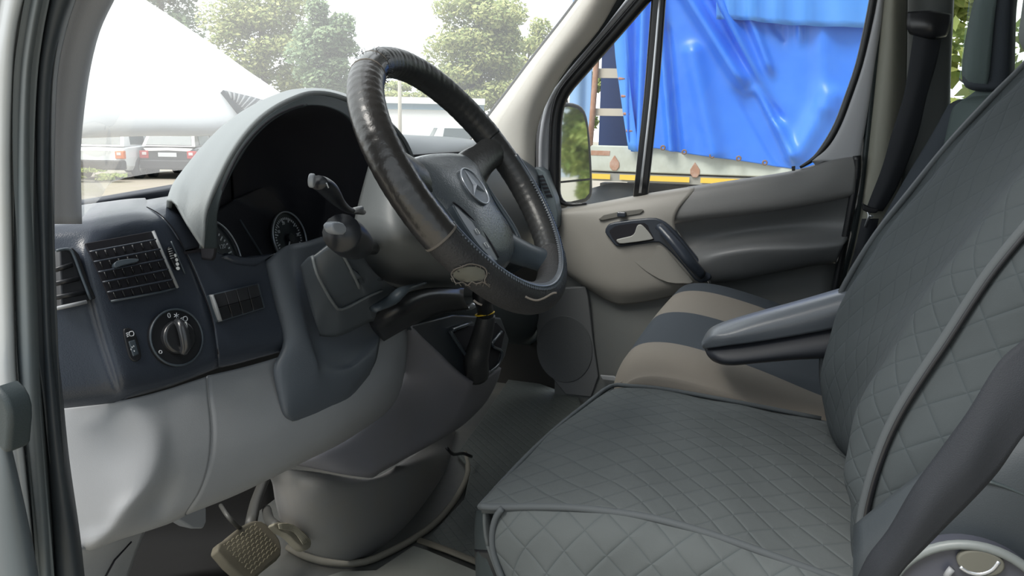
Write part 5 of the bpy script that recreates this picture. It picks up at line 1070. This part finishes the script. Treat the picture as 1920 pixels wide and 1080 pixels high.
MB().tube([P(1152, -60, x=TX), P(1118, 120, x=TX), P(1112, 200, x=TX), P(1105, 274, x=TX)][0:0] or [P(1121, -60, x=TX), P(1118, 120, x=TX), P(1112, 200, x=TX), P(1106, 274, x=TX)], .026, 8).build('rusty_post', RU, tr_)
for (y0, y1) in ((128, 146), (203, 217), (60, 72)): plate('slat', [P(a, b, x=TX+.03) for a, b in ((1112, y0), (1190, y0+1), (1190, y1+1), (1112, y1))], mat('weathered slat', (.50, .46, .38), .8), tr_, th=.02, bevel=.002)
DK = mat('dark load space blue', (.010, .035, .13), .6)
# load space: front end tarpaulin; dark navy sheets stand for the shaded inside
surf('front_tarpaulin', [[V((TX+.06+.03*math.sin(k*1.9), ybk+.01+.05*k, z)) for k in range(5)] for z in (zt, 2.0, 2.6, 3.2)], mat('faded blue tarpaulin', (.22, .38, .62), .6), tr_, nu=4, nv=3, th=.01)
MB().box((TX+.70, (ybk-1.15)/2, 2.2), (.01, 0, 0), (0, (ybk+1.3)/2, 0), (0, 0, 1.0)).box((TX+.35, (ybk-1.3)/2, 3.2), (.36, 0, 0), (0, (ybk+1.3)/2, 0), (0, 0, .01)).build('load_shade_sheets', DK, tr_, False)
for yy in (1.12, -.45):
    c = V((TX+.25, yy, .62)); v, f = tube_v([c-V((.14, 0, 0)), c-V((.12, 0, 0)), c+V((.12, 0, 0)), c+V((.14, 0, 0))], [.52, .58, .58, .52], 32, upv=V((0, 0, 1))); tw = mk('wheel', v, f, M['rubber'], tr_)
    v, f = tube_v([c-V((.15, 0, 0)), c-V((.10, 0, 0))], [.22, .26], 20, upv=V((0, 0, 1))); mk('rim', v, f, M['grey'], tw)

# ------------------------------------------------------------------ far door mirror
MN = V((-.54, -.84, .03)).normalized(); mp = (P(1078, 285, x=2.13), MN)
mir = E('door_mirror', 'black framed far door mirror outside the quarter window, reflecting green hedge', 'mirror', tuple(mp[0]))
def MP(a, b, o=0): return P(a, b, pl=mp, off=-o if mp[1].dot(FW) > 0 else o)
plate('housing', [MP(*q, -.012) for q in ((1036, 205), (1045, 196), (1066, 192), (1086, 196), (1098, 208), (1105, 235), (1110, 290), (1112, 340), (1111, 366), (1100, 379), (1070, 386), (1036, 386))], M['black'], mir, th=.09, bevel=.008, n=2)
MG = bpy.data.materials.new('mirror glass'); MG.use_nodes = True; b_ = MG.node_tree.nodes['Principled BSDF']; b_.inputs['Base Color'].default_value = (.85, .9, .88, 1); b_.inputs['Metallic'].default_value = 1; b_.inputs['Roughness'].default_value = .03
plate('mirror_glass', [MP(*q) for q in ((1036, 210), (1046, 203), (1066, 200), (1082, 203), (1093, 213), (1100, 240), (1104, 290), (1106, 334), (1036, 341))], MG, mir, th=.006, bevel=0, n=1)
plate('wide_angle_glass', [MP(*q) for q in ((1036, 345), (1106, 338), (1105, 362), (1097, 372), (1070, 378), (1036, 378))], MG, mir, th=.006, bevel=0)
tube('mirror_arm', [MP(1060, 340, -.07), V((2.0, .40, 1.40)), V((1.93, .38, 1.38))], .025, M['black'], mir, seg=10)
